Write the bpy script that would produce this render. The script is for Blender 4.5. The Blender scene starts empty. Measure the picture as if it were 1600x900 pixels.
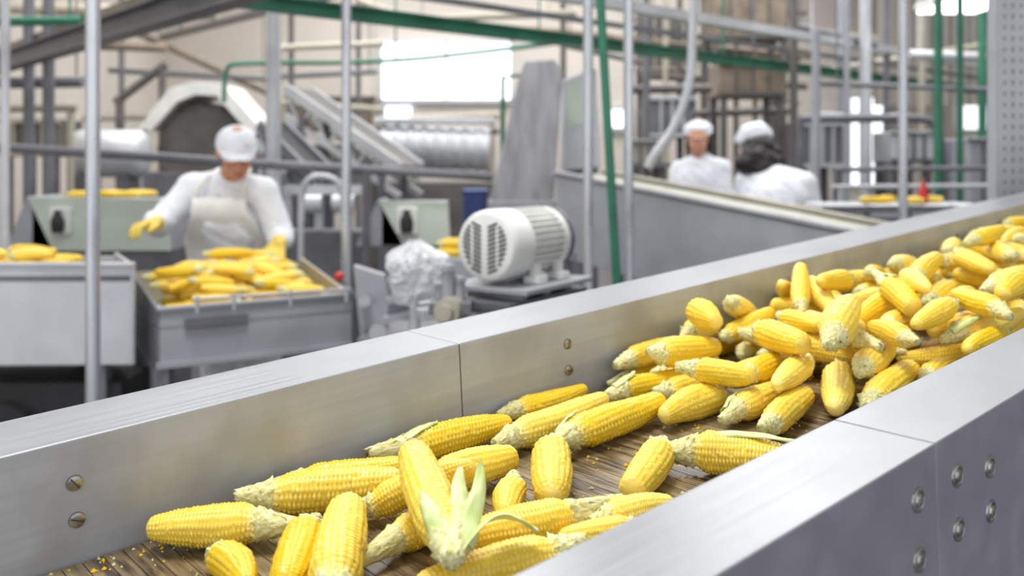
import bpy, math, random
from mathutils import Vector, Matrix, noise
random.seed(7)
V=Vector
sc=bpy.context.scene
sc.view_settings.view_transform='Standard'
FP=1400.; HZ=250.; CZ=1.5
def W(u,v,d):
    "survey helper: bearing + elevation measured in the photo, distance in metres -> world metres"
    return V(((u-800)*d/FP, d, CZ+(HZ-v)*d/FP))
def lin(c):
    return tuple(((x/255)/12.92 if x/255<=.04045 else ((x/255+.055)/1.055)**2.4) for x in c)+(1.,)
# ------------------------------------------------------------ materials
def mat(name,c,rough=.5,metal=0.,var=.18,scale=6.,stretch=(1,1,1),bump=0.,c2=None,emis=0.,sss=0.,alpha=1.,trans=0.,attr=None,rnd=0.,detail=4,lo=.35,hi=.65,c3=None,s3=3.,w3=.8,coat=0.):
    m=bpy.data.materials.new(name); m.use_nodes=True
    nt=m.node_tree; N=nt.nodes; L=nt.links; b=N['Principled BSDF']
    tc=N.new('ShaderNodeTexCoord'); mp=N.new('ShaderNodeMapping'); mp.inputs['Scale'].default_value=stretch
    L.new(tc.outputs['Object'],mp.inputs['Vector'])
    no=N.new('ShaderNodeTexNoise'); no.inputs['Scale'].default_value=scale; no.inputs['Detail'].default_value=detail
    L.new(mp.outputs[0],no.inputs['Vector'])
    mr=N.new('ShaderNodeMapRange'); mr.inputs[1].default_value=lo; mr.inputs[2].default_value=hi
    L.new(no.outputs['Fac'],mr.inputs[0])
    A=lin(c); B=lin(c2) if c2 else tuple(x*(1-var*2) for x in A[:3])+(1,)
    mx=N.new('ShaderNodeMix'); mx.data_type='RGBA'; mx.inputs[6].default_value=B; mx.inputs[7].default_value=A
    L.new(mr.outputs[0],mx.inputs[0]); out=mx.outputs[2]
    if c3:
        n3=N.new('ShaderNodeTexNoise'); n3.inputs['Scale'].default_value=s3; n3.inputs['Detail'].default_value=5
        L.new(tc.outputs['Object'],n3.inputs['Vector'])
        r3=N.new('ShaderNodeMapRange'); r3.inputs[1].default_value=.45; r3.inputs[2].default_value=.66; r3.inputs[4].default_value=w3
        L.new(n3.outputs['Fac'],r3.inputs[0])
        m3=N.new('ShaderNodeMix'); m3.data_type='RGBA'; m3.inputs[7].default_value=lin(c3)
        L.new(r3.outputs[0],m3.inputs[0]); L.new(out,m3.inputs[6]); out=m3.outputs[2]
    if attr:
        at=N.new('ShaderNodeAttribute'); at.attribute_name=attr[0]
        m2=N.new('ShaderNodeMix'); m2.data_type='RGBA'; m2.inputs[7].default_value=lin(attr[1])
        L.new(at.outputs['Fac'],m2.inputs[0]); L.new(out,m2.inputs[6]); out=m2.outputs[2]
    if rnd:
        oi=N.new('ShaderNodeObjectInfo'); hs=N.new('ShaderNodeHueSaturation')
        r1=N.new('ShaderNodeMapRange'); r1.inputs[3].default_value=1-rnd; r1.inputs[4].default_value=1+rnd*.3
        r2=N.new('ShaderNodeMapRange'); r2.inputs[3].default_value=.5-rnd*.02; r2.inputs[4].default_value=.5+rnd*.05
        r4=N.new('ShaderNodeMapRange'); r4.inputs[3].default_value=1.06; r4.inputs[4].default_value=1-rnd*.6
        L.new(oi.outputs['Random'],r1.inputs[0]); L.new(oi.outputs['Random'],r2.inputs[0]); L.new(oi.outputs['Random'],r4.inputs[0])
        L.new(r1.outputs[0],hs.inputs['Value']); L.new(r2.outputs[0],hs.inputs['Hue']); L.new(r4.outputs[0],hs.inputs['Saturation']); L.new(out,hs.inputs['Color']); out=hs.outputs[0]
    L.new(out,b.inputs['Base Color'])
    b.inputs['Metallic'].default_value=metal
    rr=N.new('ShaderNodeMapRange'); rr.inputs[3].default_value=max(0.02,rough*.75); rr.inputs[4].default_value=min(1,rough*1.25)
    L.new(no.outputs['Fac'],rr.inputs[0]); L.new(rr.outputs[0],b.inputs['Roughness'])
    if coat: b.inputs['Coat Weight'].default_value=coat; b.inputs['Coat Roughness'].default_value=.12
    if emis:
        b.inputs['Emission Color'].default_value=A; b.inputs['Emission Strength'].default_value=emis
    if sss:
        b.inputs['Subsurface Weight'].default_value=sss; b.inputs['Subsurface Radius'].default_value=(.006,.003,.0008); b.inputs['Subsurface Scale'].default_value=1.
    if alpha<1: b.inputs['Alpha'].default_value=alpha
    if trans: b.inputs['Transmission Weight'].default_value=trans
    if bump:
        bp=N.new('ShaderNodeBump'); bp.inputs['Strength'].default_value=bump; bp.inputs['Distance'].default_value=.01
        L.new(no.outputs['Fac'],bp.inputs['Height']); L.new(bp.outputs[0],b.inputs['Normal'])
    return m
M={}
M['kernel']=mat('corn_kernels',(255,214,44),.34,0,.05,3,attr=('pale',(255,238,150)),rnd=.13,coat=.12)
M['kernlo']=mat('corn_kernels_plain',(255,212,52),.42,0,.08,18,rnd=.14)
M['stalk']=mat('corn_stalk',(240,237,188),.7,0,.3,5,c2=(208,200,120),rnd=.12,bump=.3,detail=6)
M['husk']=mat('corn_husk',(226,234,176),.5,0,.3,30,c2=(196,214,130),sss=.1,bump=.2)
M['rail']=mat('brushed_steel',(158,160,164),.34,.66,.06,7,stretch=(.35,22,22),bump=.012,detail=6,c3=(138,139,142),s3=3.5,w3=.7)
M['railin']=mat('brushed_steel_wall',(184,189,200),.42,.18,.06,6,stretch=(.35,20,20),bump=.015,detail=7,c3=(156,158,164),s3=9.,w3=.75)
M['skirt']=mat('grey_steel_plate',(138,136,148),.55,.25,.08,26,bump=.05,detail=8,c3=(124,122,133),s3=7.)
M['belt']=mat('worn_belt',(142,122,90),.34,0,.3,1.0,stretch=(120,16,20),c2=(60,48,35),bump=.5,detail=8,lo=.38,hi=.64,c3=(172,152,110),s3=9.,w3=.6,coat=.25)
M['screw']=mat('screw_metal',(176,174,170),.25,.85,.2,120)
M['slot_dark']=mat('screw_slot',(70,66,60),.7,0,.2,120)  # dark strip across the screw head
M['chrome']=mat('pole_metal',(205,208,214),.28,.7,.08,5)
M['grey']=mat('painted_grey',(168,170,177),.5,.15,.08,5)
M['lgrey']=mat('light_grey_steel',(204,206,210),.42,.3,.08,5)
M['dgrey']=mat('dark_grey_steel',(118,118,124),.5,.2,.15,6)
M['shade']=mat('hazed_dark_iron',(106,102,99),.6,.15,.15,6)  # dark iron, its colour lightened to stand in for haze
M['black']=mat('black_rubber_and_shade',(40,39,42),.6,0,.2,8)  # black parts, and the painted shade in fan slots and under the trough
M['green']=mat('green_paint',(48,122,96),.45,0,.15,5)
M['pgreen']=mat('pale_green_paint',(204,214,202),.5,0,.06,4)
M['white']=mat('white_paint',(236,236,232),.4,0,.06,7)
M['cloth']=mat('white_cotton',(242,245,252),.85,0,.04,22,bump=.1)
M['apron']=mat('white_apron',(248,247,245),.6,0,.03,12,bump=.1)
M['skin']=mat('skin',(214,156,128),.5,0,.06,20,sss=.08)
M['hair']=mat('dark_hair',(38,30,30),.5,0,.25,60,stretch=(1,1,.1),bump=.4)
M['glove']=mat('yellow_glove',(240,212,92),.6,0,.12,30)
M['eye']=mat('eye_white',(240,238,232),.2,0,0,5)
M['iris']=mat('eye_dark',(40,28,22),.2,0,0,5)
M['lip']=mat('lips',(180,104,96),.5,0,.05,5)
M['red']=mat('red_plastic',(205,40,38),.35,0,.08,6)
M['emblem']=mat('cap_emblem_red',(226,184,184),.6,0,.05,6)
M['blue']=mat('blue_plastic',(52,74,132),.5,0,.2,8)
M['bag']=mat('clear_plastic_bag',(250,251,255),.08,0,.02,20,alpha=.5,coat=.6)
M['beige']=mat('beige_wall',(208,200,191),.9,0,.05,1.2)
M['floor']=mat('wet_concrete',(104,104,108),.35,0,.25,2.2)
M['ceil']=mat('ceiling_paint',(205,203,200),.9,0,.05,2)
M['glass']=mat('daylight_glass',(244,250,255),.3,0,.02,2,emis=1.5)
M['lamp']=mat('lamp_glow',(255,255,255),.3,0,0,2,emis=4)
M['corr']=mat('corrugated_sheet',(172,166,158),.6,.1,.1,3,stretch=(1,1,.2))
M['brass']=mat('rusty_iron',(140,126,110),.6,.15,.2,9)
M['tan']=mat('tan_steel',(186,180,164),.5,.2,.10,6)
M['olive']=mat('scum_covered_steel',(190,190,174),.6,.1,.12,8)
M['wrap']=mat('grey_wrap',(174,174,177),.45,.1,.15,7,stretch=(3,3,.6),bump=.4)

# ------------------------------------------------------------ mesh builder
class MB:
    def __init__(s): s.v=[]; s.f=[]; s.m=[]
    def add(s,vs,fs,mi=0):
        o=len(s.v); s.v+= [V(p) for p in vs]; s.f+=[[i+o for i in f] for f in fs]; s.m+=[mi]*len(fs)
    def box(s,c,d,R=None,mi=0):
        c=V(c); P=[]
        for z in(-.5,.5):
            for x,y in((-.5,-.5),(.5,-.5),(.5,.5),(-.5,.5)):
                p=V((x*d[0],y*d[1],z*d[2])); P.append(c+(R@p if R else p))
        s.add(P,[[3,2,1,0],[4,5,6,7],[0,1,5,4],[1,2,6,5],[2,3,7,6],[3,0,4,7]],mi)
    def beam(s,a,b,w,h,up=(0,0,1),mi=0):
        a=V(a);b=V(b);x=(b-a);L=x.length;x.normalize();up=V(up)
        if abs(x.dot(up))>.98: up=V((0,1,0))
        y=up.cross(x).normalized();z=x.cross(y)
        s.box((a+b)/2,(L,w,h),Matrix((x,y,z)).transposed(),mi)
    def ring(s,c,x,y,r,n,fr=None):
        return [c+(x*math.cos(2*math.pi*i/n)+y*math.sin(2*math.pi*i/n))*(r if fr is None else r*fr(i)) for i in range(n)]
    def lathe(s,a,ax,prof,n=24,mi=0,cap=True,fr=None):
        a=V(a);ax=V(ax).normalized();up=V((0,0,1)) if abs(ax.z)<.9 else V((1,0,0))
        x=up.cross(ax).normalized();y=ax.cross(x);P=[]
        for t,r in prof: P+=s.ring(a+ax*t,x,y,r,n,fr)
        k=len(prof);fs=[]
        for i in range(k-1):
            for j in range(n):
                q=(j+1)%n; fs.append([i*n+j,i*n+q,(i+1)*n+q,(i+1)*n+j])
        if cap: fs.append(list(range(n))[::-1]); fs.append([(k-1)*n+j for j in range(n)])
        s.add(P,fs,mi)
    def cyl(s,a,b,r,r2=None,n=16,mi=0):
        a=V(a);b=V(b); s.lathe(a,b-a,[(0,r),((b-a).length,r if r2 is None else r2)],n,mi)
    def tube(s,pts,r,n=12,mi=0,smooth=0):
        pts=[V(p) for p in pts]
        if smooth:
            for _ in range(smooth):
                q=[pts[0]]
                for a,b in zip(pts,pts[1:]): q+=[a.lerp(b,.25),a.lerp(b,.75)]
                pts=q+[pts[-1]]
        P=[];x=None
        for i,p in enumerate(pts):
            t=(pts[min(i+1,len(pts)-1)]-pts[max(i-1,0)]).normalized()
            if x is None:
                u=V((0,0,1)) if abs(t.z)<.9 else V((1,0,0)); x=u.cross(t).normalized()
            x=(x-t*x.dot(t)).normalized();y=t.cross(x)
            P+=s.ring(p,x,y,r,n)
        k=len(pts);fs=[]
        for i in range(k-1):
            for j in range(n):
                q=(j+1)%n; fs.append([i*n+j,i*n+q,(i+1)*n+q,(i+1)*n+j])
        fs.append(list(range(n))[::-1]); fs.append([(k-1)*n+j for j in range(n)])
        s.add(P,fs,mi)
    def prism(s,poly,ext,mi=0):
        poly=[V(p) for p in poly];ext=V(ext);n=len(poly)
        s.add(poly+[p+ext for p in poly],[list(range(n))[::-1],[n+i for i in range(n)]]+[[i,(i+1)%n,n+(i+1)%n,n+i] for i in range(n)],mi)
    def ball(s,c,r,R=None,n=14,k=9,mi=0):
        c=V(c); r=(r,r,r) if not hasattr(r,'__len__') else r; P=[]
        for i in range(1,k):
            a=math.pi*i/k
            for j in range(n):
                b=2*math.pi*j/n; p=V((r[0]*math.sin(a)*math.cos(b),r[1]*math.sin(a)*math.sin(b),r[2]*math.cos(a)))
                P.append(c+(R@p if R else p))
        T=V((0,0,r[2]));P.append(c+(R@T if R else T));P.append(c-(R@T if R else T));fs=[];t=len(P)-2
        for i in range(k-2):
            for j in range(n):
                q=(j+1)%n; fs.append([i*n+j,(i+1)*n+j,(i+1)*n+q,i*n+q])
        for j in range(n):
            q=(j+1)%n; fs.append([t,j,q]); fs.append([t+1,(k-2)*n+q,(k-2)*n+j])
        s.add(P,fs,mi)
    def cap(s,a,b,r1,r2,n=12):
        a=V(a);b=V(b); s.cyl(a,b,r1,r2,n); s.ball(a,r1,n=n,k=8); s.ball(b,r2,n=n,k=8)
    def build(s,name,mats,parent=None,smooth=False,bevel=0.,recenter=True,**kw):
        if not isinstance(mats,(list,tuple)): mats=[mats]
        c=V((0,0,0))
        if recenter:
            mn=V([min(p[i] for p in s.v) for i in range(3)]);mx=V([max(p[i] for p in s.v) for i in range(3)])
            c=(mn+mx)/2; c.z=mn.z
        me=bpy.data.meshes.new(name); me.from_pydata([tuple(p-c) for p in s.v],[],s.f)
        for q in mats: me.materials.append(q)
        me.polygons.foreach_set('material_index',s.m)
        me.validate(); me.update()
        if smooth: me.polygons.foreach_set('use_smooth',[True]*len(me.polygons))
        o=bpy.data.objects.new(name,me); sc.collection.objects.link(o); o.location=c
        if parent is not None:
            o.parent=parent
            if 'frame' not in parent:
                o.matrix_parent_inverse=Matrix.Translation(-parent.location)
        if bevel:
            md=o.modifiers.new('bevel','BEVEL'); md.width=bevel; md.segments=2; md.limit_method='ANGLE'
        for k_,v_ in kw.items(): o[k_]=v_
        return o
def autosmooth(o):
    o.data.polygons.foreach_set('use_smooth',[True]*len(o.data.polygons))
    md=o.modifiers.new('edges','EDGE_SPLIT'); md.split_angle=math.radians(40)
    return o
def thing(name,label,category,loc,**kw):
    e=bpy.data.objects.new(name,None); sc.collection.objects.link(e); e.location=V(loc); e.empty_display_size=.1
    e['label']=label; e['category']=category
    for k,v in kw.items(): e[k]=v
    return e
def part(mb,name,m,parent,bevel=0.,smooth=False,**kw):
    o=mb.build(name,m,parent,bevel=bevel,**kw)
    if smooth: autosmooth(o)
    return o

# ------------------------------------------------------------ the main conveyor
D=V((1.15,1,.0943)).normalized(); Nn=V((-1,1.15,0)).normalized(); Zc=D.cross(Nn)
O=V((-1.3686,0,1.045))
MF=Matrix.Translation(O)@Matrix((D,Nn,Zc)).transposed().to_4x4(); MFi=MF.inverted()
WID=.4868; NOUT=.5754; FOUT=.116; WH=.1158
conv=thing('conveyor','long stainless steel trough conveyor with worn brown belt carrying corn','conveyor',O,frame=1)
conv.rotation_euler=MF.to_euler()
T0,T1=.55,4.9
mb=MB(); mb.box(((T0+T1)/2,-WID/2,-.010),(T1-T0,WID,.014))
t=T0+.02
while t<T1-.02:
    mb.box((t,-WID/2,-.0026),(.0170,WID-.006,.0050)); t+=.018
part(mb,'belt',M['belt'],conv,recenter=False,label='worn wet brown slatted belt')
def rail_seg(t0,t1,far):
    s=MB(); th=.0025
    if far: prof=[(0,-.03),(0,WH),(FOUT,WH),(FOUT,WH-.30),(FOUT-th,WH-.30),(FOUT-th,WH-th),(th,WH-th),(th,-.03)]
    else:
        a,b=-WID,-NOUT; prof=[(a,-.03),(a,WH),(b,WH),(b,WH-.34),(b+th,WH-.34),(b+th,WH-th),(a-th,WH-th),(a-th,-.03)]
    s.prism([(t0,y,z) for y,z in prof],(t1-t0,0,0),0)
    o=part(s,'side_rail',[M['rail'],M['railin'],M['skirt']],conv,recenter=False,bevel=.0016)
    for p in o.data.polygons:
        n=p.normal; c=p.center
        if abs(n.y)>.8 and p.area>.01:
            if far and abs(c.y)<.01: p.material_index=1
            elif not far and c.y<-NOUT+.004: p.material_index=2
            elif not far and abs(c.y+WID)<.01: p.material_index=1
    return o
fr=[rail_seg(T0,1.7355,1),rail_seg(1.7365,T1,1)]
nr=[rail_seg(T0,1.778,0),rail_seg(1.7795,T1,0)]
def local_part(mb,name,m,par,**kw):
    o=mb.build(name,m,None,recenter=False,**kw); o.parent=par; return autosmooth(o)
for t,h,sg in((1.28,.075,0),(1.28,.040,0),(1.925,.078,1),(1.925,.041,1),(2.486,.082,1),(2.486,.042,1),(3.2,.08,1)):
    s=MB(); s.lathe((t,0,h),(0,-1,0),[(0,.0076),(.0022,.0070),(.0032,.005),(.0034,.0)],24)
    a=random.random()*3; s.box((t,-.0033,h),(.0125,.0006,.0014),Matrix.Rotation(a,3,'Y'),1)
    local_part(s,'screw',[M['screw'],M['slot_dark']],fr[sg])
for t,dz in((1.745,.036),(1.745,.084),(1.817,.038),(1.817,.084),(1.884,.050),(1.884,.090)):
    s=MB(); s.lathe((t,-NOUT+.0005,WH-dz),(0,-1,0),[(0,.0105),(.0016,.010),(.0022,.0078),(.0008,.0064),(.0030,.0050),(.0038,.002),(.0038,.0)],24)
    local_part(s,'rivet',M['screw'],nr[0] if t<1.778 else nr[1])
for t in(.9,2.6,4.5):
    for b in(.06,-.53):
        p=MF@V((t,b,-.05)); s=MB(); s.box((p.x,p.y,p.z/2),(.05,.05,p.z)); s.box((p.x,p.y,.006),(.12,.12,.012))
        o=s.build('leg',M['dgrey'],None); o.parent=conv; o.matrix_parent_inverse=MFi.copy()

# ------------------------------------------------------------ corn cobs
def sm(x): x=max(0,min(1,x)); return x*x*(3-2*x)
def prof(s,tp,bl):
    r=.70+.30*sm(s/.16)
    if s>.40: r*=1-tp*((s-.40)/.60)**1.7
    if s>bl: r*=math.sqrt(max(.06,1-((s-bl)/(1-bl))**2*.93))
    return r
def cob_mesh(seed,rows=17,nk=29,per=5,mt='kernel'):
    R=random.Random(seed); n=rows*per; k=nk*per; tp=R.uniform(.25,.60); bl=R.uniform(.86,.96); bend=R.uniform(-.28,.28); tw=R.uniform(-.3,.3)
    jit=[R.randrange(per)/per for _ in range(rows)]; vs=[];fs=[];pal=[]
    ph=R.uniform(0,9)
    for i in range(k+1):
        s=i/k; r0=prof(s,tp,bl)
        for j in range(n):
            row=j//per; a=(j%per)/per-.5; kk=i/per+jit[row]; b=kk%1-.5
            hsh=abs(math.sin(row*12.98+int(kk)*78.2+seed)*43758.5)%1
            bu=(1-.66*abs(2*a)**2.2)*(1-abs(2*b)**2.2)
            rag=max(0,1-s/.08)
            if s>.985: bu*=.2
            th=2*math.pi*j/n; cx,sx_=math.cos(th),math.sin(th)
            nz=noise.noise(V((s*2.6+seed*3.1,cx*.9,sx_*.9)))
            n2=noise.noise(V((s*14+seed,cx*3.3,sx_*3.3)))
            r=r0*(1+.094*bu*(.65+.5*hsh)*(1 if n2>-.40 else .3)-.05)
            r*=1+.08*nz+rag*.20*noise.noise(V((s*20,cx*6,sx_*6+seed)))
            th+=tw*s+.03*math.sin(s*9+ph)
            xs=s+rag*.055*noise.noise(V((cx*4,sx_*4,seed)))
            vs.append((xs,r*math.cos(th)+bend*math.sin(math.pi*s),r*math.sin(th)))
            pl=max(0,1-s/.09)*.8+max(0,(s-.94)/.06)*.5+.22*hsh*bu+.10*bu+.5*max(0,n2-.35)
            pal.append(min(1,max(0,pl)))
    for i in range(k):
        for j in range(n):
            q=(j+1)%n; fs.append((i*n+j,i*n+q,(i+1)*n+q,(i+1)*n+j))
    c0=len(vs); vs.append((-.004,0,0)); vs.append((1.004,0,0)); pal+=[1,.6]
    for j in range(n):
        q=(j+1)%n; fs.append((c0,q,j)); fs.append((c0+1,k*n+j,k*n+q))
    me=bpy.data.meshes.new('corn_ear'); me.from_pydata(vs,[],fs); me.materials.append(M[mt]); me.update()
    at=me.attributes.new('pale','FLOAT','POINT'); at.data.foreach_set('value',pal)
    me.polygons.foreach_set('use_smooth',[True]*len(me.polygons)); return me
def stalk_mesh(seed,n=40,per=6):
    R=random.Random(seed+50); vs=[];fs=[]; nr_=R.choice([3,4,5]); k=nr_*per
    ph=[R.uniform(0,6.28) for _ in range(4)]; sl=R.uniform(.38,.56)
    for i in range(k+1):
        s=i/k; st=(i%per)/per; seg=int(i/per)
        for j in range(n):
            th=2*math.pi*j/n; cx,sx_=math.cos(th),math.sin(th)
            jag=noise.noise(V((cx*3+seg*7,sx_*3,seed)))+.7*noise.noise(V((cx*9+seg*7,sx_*9,seed)))
            r=(.80-sl*s**.7)*(1+(.10+.42*jag)*(1-st)**1.3)*(1+.12*noise.noise(V((cx*7,sx_*7,s*9+seed))))
            x=-s+.36*jag*(1-st)*(.6+s*.4)
            if i==0: x=.10;r=.58
            if i==k: r*=.8; x=-s+.18*noise.noise(V((cx*5,sx_*5,seed)))
            vs.append((x,r*cx+.25*s*math.sin(ph[3]),r*sx_+.25*s*math.cos(ph[3])))
    for i in range(k):
        for j in range(n):
            q=(j+1)%n; fs.append((i*n+j,(i+1)*n+j,(i+1)*n+q,i*n+q))
    fs.append(tuple(k*n+j for j in range(n))[::-1])
    me=bpy.data.meshes.new('corn_stalk'); me.from_pydata(vs,[],fs); me.materials.append(M['stalk']); me.update()
    me.polygons.foreach_set('use_smooth',[True]*len(me.polygons)); return me
EARS=[cob_mesh(i) for i in range(8)]; EARL=[cob_mesh(i+20,12,20,2,'kernlo') for i in range(3)]
STK=[stalk_mesh(i) for i in range(6)]
def relax(C,bounds,iters=90,g=.0006,ground=0.):
    (x0,x1),(y0,y1)=bounds
    def segseg(p1,q1,p2,q2):
        d1=q1-p1;d2=q2-p2;r=p1-p2;a=d1.dot(d1);e=d2.dot(d2);f=d2.dot(r);c=d1.dot(r);b=d1.dot(d2);dn=a*e-b*b
        s=max(0,min(1,(b*f-c*e)/dn)) if dn>1e-9 else .5
        t=(b*s+f)/e
        if t<0: t=0;s=max(0,min(1,-c/a))
        elif t>1: t=1;s=max(0,min(1,(b-c)/a))
        return s,t
    for c in C: c['L']=(c['p']-c['q']).length
    pairs=[]
    for it in range(iters):
        gg=g if it<iters-20 else 0
        for c in C: c['p'].z-=gg;c['q'].z-=gg
        if it%8==0:
            pairs=[(A,B) for i,A in enumerate(C) for B in C[i+1:] if ((A['p']+A['q'])-(B['p']+B['q'])).length<A['L']+B['L']+2*(A['R']+B['R'])+.02]
        for A,B in pairs:
            s,t=segseg(A['p'],A['q'],B['p'],B['q'])
            a=A['p'].lerp(A['q'],s);b=B['p'].lerp(B['q'],t);d=a-b;l=d.length;m=(A['R']+B['R'])*.95
            if l<m:
                if l<1e-5: d=V((0,0,1));l=1
                d=d/l
                if abs(d.z)<.25: d=(d+V((0,0,.35 if (A['p'].z+A['q'].z)>(B['p'].z+B['q'].z) else -.35))).normalized()
                wa=A.get('w',1);wb=B.get('w',1);k=(m-l)*.55/(wa+wb)
                for X,sg,par,w in((A,1,s,wa),(B,-1,t,wb)):
                    X['p']=X['p']+d*(sg*k*w*2*(1-par)*.75+sg*k*w*.25); X['q']=X['q']+d*(sg*k*w*2*par*.75+sg*k*w*.25)
        for c in C:
            R=c['R']*1.03
            for e in('p','q'):
                P=c[e]; P.z=max(P.z,R+ground); P.x=max(x0+R,min(x1-R,P.x)); P.y=max(y0+R,min(y1-R,P.y))
            m=(c['p']+c['q'])/2;d=(c['q']-c['p']).normalized()*c['L']/2; c['p']=m-d;c['q']=m+d
def place_cob(c,frame,ears,grp,lab,i,rnd):
    b=frame@c['p'];t=frame@c['q']; x=(t-b);L=x.length;x.normalize()
    up=V((0,0,1)) if abs(x.z)<.95 else V((0,1,0))
    y=up.cross(x).normalized();z=x.cross(y)
    R3=Matrix((x,y,z)).transposed()@Matrix.Rotation(rnd.uniform(0,6.28),3,'X')
    o=bpy.data.objects.new('corn_cob',ears[(i*5)%len(ears)]); sc.collection.objects.link(o)
    o.location=b;o.rotation_euler=R3.to_euler();R=c['R'];o.scale=(L,R,R*rnd.uniform(.92,1.02))
    o['label']=lab;o['category']='corn cob';o['group']=grp
    s=c.get('s',.03)
    if s>0:
        k=bpy.data.objects.new('stalk',STK[(i*7)%6]); sc.collection.objects.link(k); k.parent=o; k.scale=(s/L,1,1)
    return o
C0=V((0,0,CZ))
def belt_pt(u,v,h):
    o=MFi@C0; d=MFi.to_3x3()@V(((u-800)/FP,1,(HZ-v)/FP)); s=(h-o.z)/d.z; return o+d*s
# tip(u,v) base(u,v) radius height stalk
L_=[(230,818,402,815,.0215,.024,.042),(636,742,432,770,.0235,.026,.035),(385,905,342,858,.017,.022,.02),
(445,915,492,822,.0205,.024,.03),(556,788,520,905,.0235,.028,.03),(652,708,708,838,.0225,.066,.03),(700,775,632,818,.018,.022,.05),
(778,722,715,750,.021,.026,.03),(800,648,645,684,.0205,.030,.055),(962,610,785,680,.0205,.026,.035),(925,596,795,634,.017,.024,.03),
(1040,620,893,675,.022,.026,.03),(863,768,858,695,.0240,.030,.02),(988,762,1048,698,.0200,.024,.02),(1200,708,1108,700,.0235,.028,.04),
(765,828,878,806,.0205,.024,.055),(650,905,865,852,.0205,.026,.03),(790,792,800,760,.016,.020,.025),(1030,645,1120,612,.0215,.025,.02),
(1135,588,1048,602,.019,.024,.02),(1272,582,1118,635,.0218,.034,.04),(1264,598,1193,662,.020,.026,.02),(1302,632,1312,572,.0230,.030,.01),
(1418,568,1348,620,.0225,.028,.015),(1190,556,1158,572,.0195,.045,.02),(1102,532,1052,542,.0225,.065,.02),(1118,497,1092,482,.0225,.10,.01),
(1012,552,945,572,.013,.016,.05),(1030,548,990,565,.018,.030,.03),(1055,578,978,602,.0185,.030,.03),(1148,525,1212,515,.019,.040,.02),
(1262,568,1192,540,.0215,.060,.02),(1275,530,1222,540,.021,.035,.02),(1352,480,1288,542,.0240,.095,.03),(1322,490,1245,458,.0210,.075,.03),
(1275,492,1212,508,.0195,.045,.02),(1365,430,1300,436,.0195,.070,.03),(1465,492,1392,455,.0220,.095,.06),(1405,488,1378,505,.0215,.07,.02),
(1440,400,1378,430,.0210,.085,.03),(1490,430,1440,462,.0205,.085,.02),(1512,360,1462,408,.0210,.085,.02),(1605,475,1488,498,.0215,.09,.035),
(1505,383,1600,398,.0210,.10,.02),(1488,415,1582,428,.0205,.09,.02),(1610,420,1552,440,.0205,.105,.03),(1520,440,1485,470,.0205,.08,.02),
(1590,352,1525,362,.0195,.09,.02),(1620,340,1575,345,.0195,.09,.02),(1565,375,1610,355,.0195,.10,.02),(1400,540,1540,530,.0215,.045,.02),
(1385,545,1345,565,.0215,.05,.02),(1470,560,1430,580,.020,.03,.02),(1400,505,1340,525,.0205,.05,.02),(1028,790,958,806,.017,.02,.02),
(900,835,945,822,.016,.018,.02),(1330,520,1410,500,.0205,.05,.02),(1450,520,1550,500,.0205,.06,.02),(1560,520,1620,480,.0205,.06,.02),
(1420,450,1350,470,.0205,.05,.02),(1230,505,1160,545,.0205,.03,.02),(1330,440,1400,420,.0195,.05,.02),(1590,400,1640,370,.0205,.09,.02),
(1450,545,1500,520,.0205,.03,.02),(1340,560,1400,530,.0195,.025,.02),(1110,560,1060,575,.0185,.025,.02),(720,778,600,790,.0175,.02,.02),
(1140,505,1075,525,.0195,.055,.02),(1085,535,1150,520,.0195,.03,.02),(1475,400,1420,440,.020,.11,.02),(1540,375,1580,395,.0195,.12,.02),(1550,415,1500,400,.019,.11,.02),
(1430,500,1480,480,.020,.10,.02),(1560,460,1600,430,.020,.12,.02),(1300,520,1240,500,.019,.07,.02),
(640,722,470,738,.016,.030,.04),(1180,600,1090,590,.018,.045,.03),(1240,545,1170,575,.019,.055,.03),(1215,610,1270,560,.018,.05,.02),
(1390,440,1470,420,.018,.10,.03),(1490,455,1560,480,.018,.11,.03),(1345,500,1410,520,.018,.09,.03),(1590,370,1500,395,.017,.12,.03),(1260,480,1330,450,.017,.08,.03),(1500,540,1560,500,.018,.08,.02),(1310,470,1370,455,.018,.08,.03),(1440,470,1400,440,.018,.11,.02)]
CL=[]; ri=random.Random(31)
for k,(tu,tv,bu,bv,R,h,s) in enumerate(L_):
    q=belt_pt(tu,tv,h);p=belt_pt(bu,bv,h)
    L=(q-p).length; mid=(p+q)/2; Ln=max(.108,min(.180,L))
    if tu>1150 and R<.0225: Ln=min(Ln,ri.uniform(.110,.160)); R*=ri.uniform(.90,1.0)
    if R<.0175: Ln=max(.07,min(.125,L))
    if k==26: Ln=.08
    R*=.955
    d=(q-p).normalized(); CL.append(dict(p=mid-d*Ln/2,q=mid+d*Ln/2,R=R,s=s))
rr=random.Random(3)
for k in range(106):
    a=rr.uniform(-1.3,1.3)+(math.pi if rr.random()<.5 else 0); near=k<78
    c=V((rr.uniform(2.20,3.8) if near else rr.uniform(3.7,4.7),rr.uniform(-.43,-.04),rr.uniform(.025,.10) if near else rr.uniform(.025,.11)))
    if near and c.x<2.7: c.y=rr.uniform(-.24,-.04); c.z=min(c.z,.05)
    hl=rr.uniform(.048,.074); d=V((math.cos(a),math.sin(a),rr.uniform(-.25,.25) if near else 0)).normalized(); CL.append(dict(p=c-d*hl,q=c+d*hl,R=rr.uniform(.0150,.0195),s=rr.choice([.015,.025,.035,.045]),w=1.8))
relax(CL,((.6,4.85),(-WID,-.002)),70,.0002)
rc=random.Random(11); COBS=[]
SCR={8,11,20,29,34,37,42,50,57}
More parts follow.
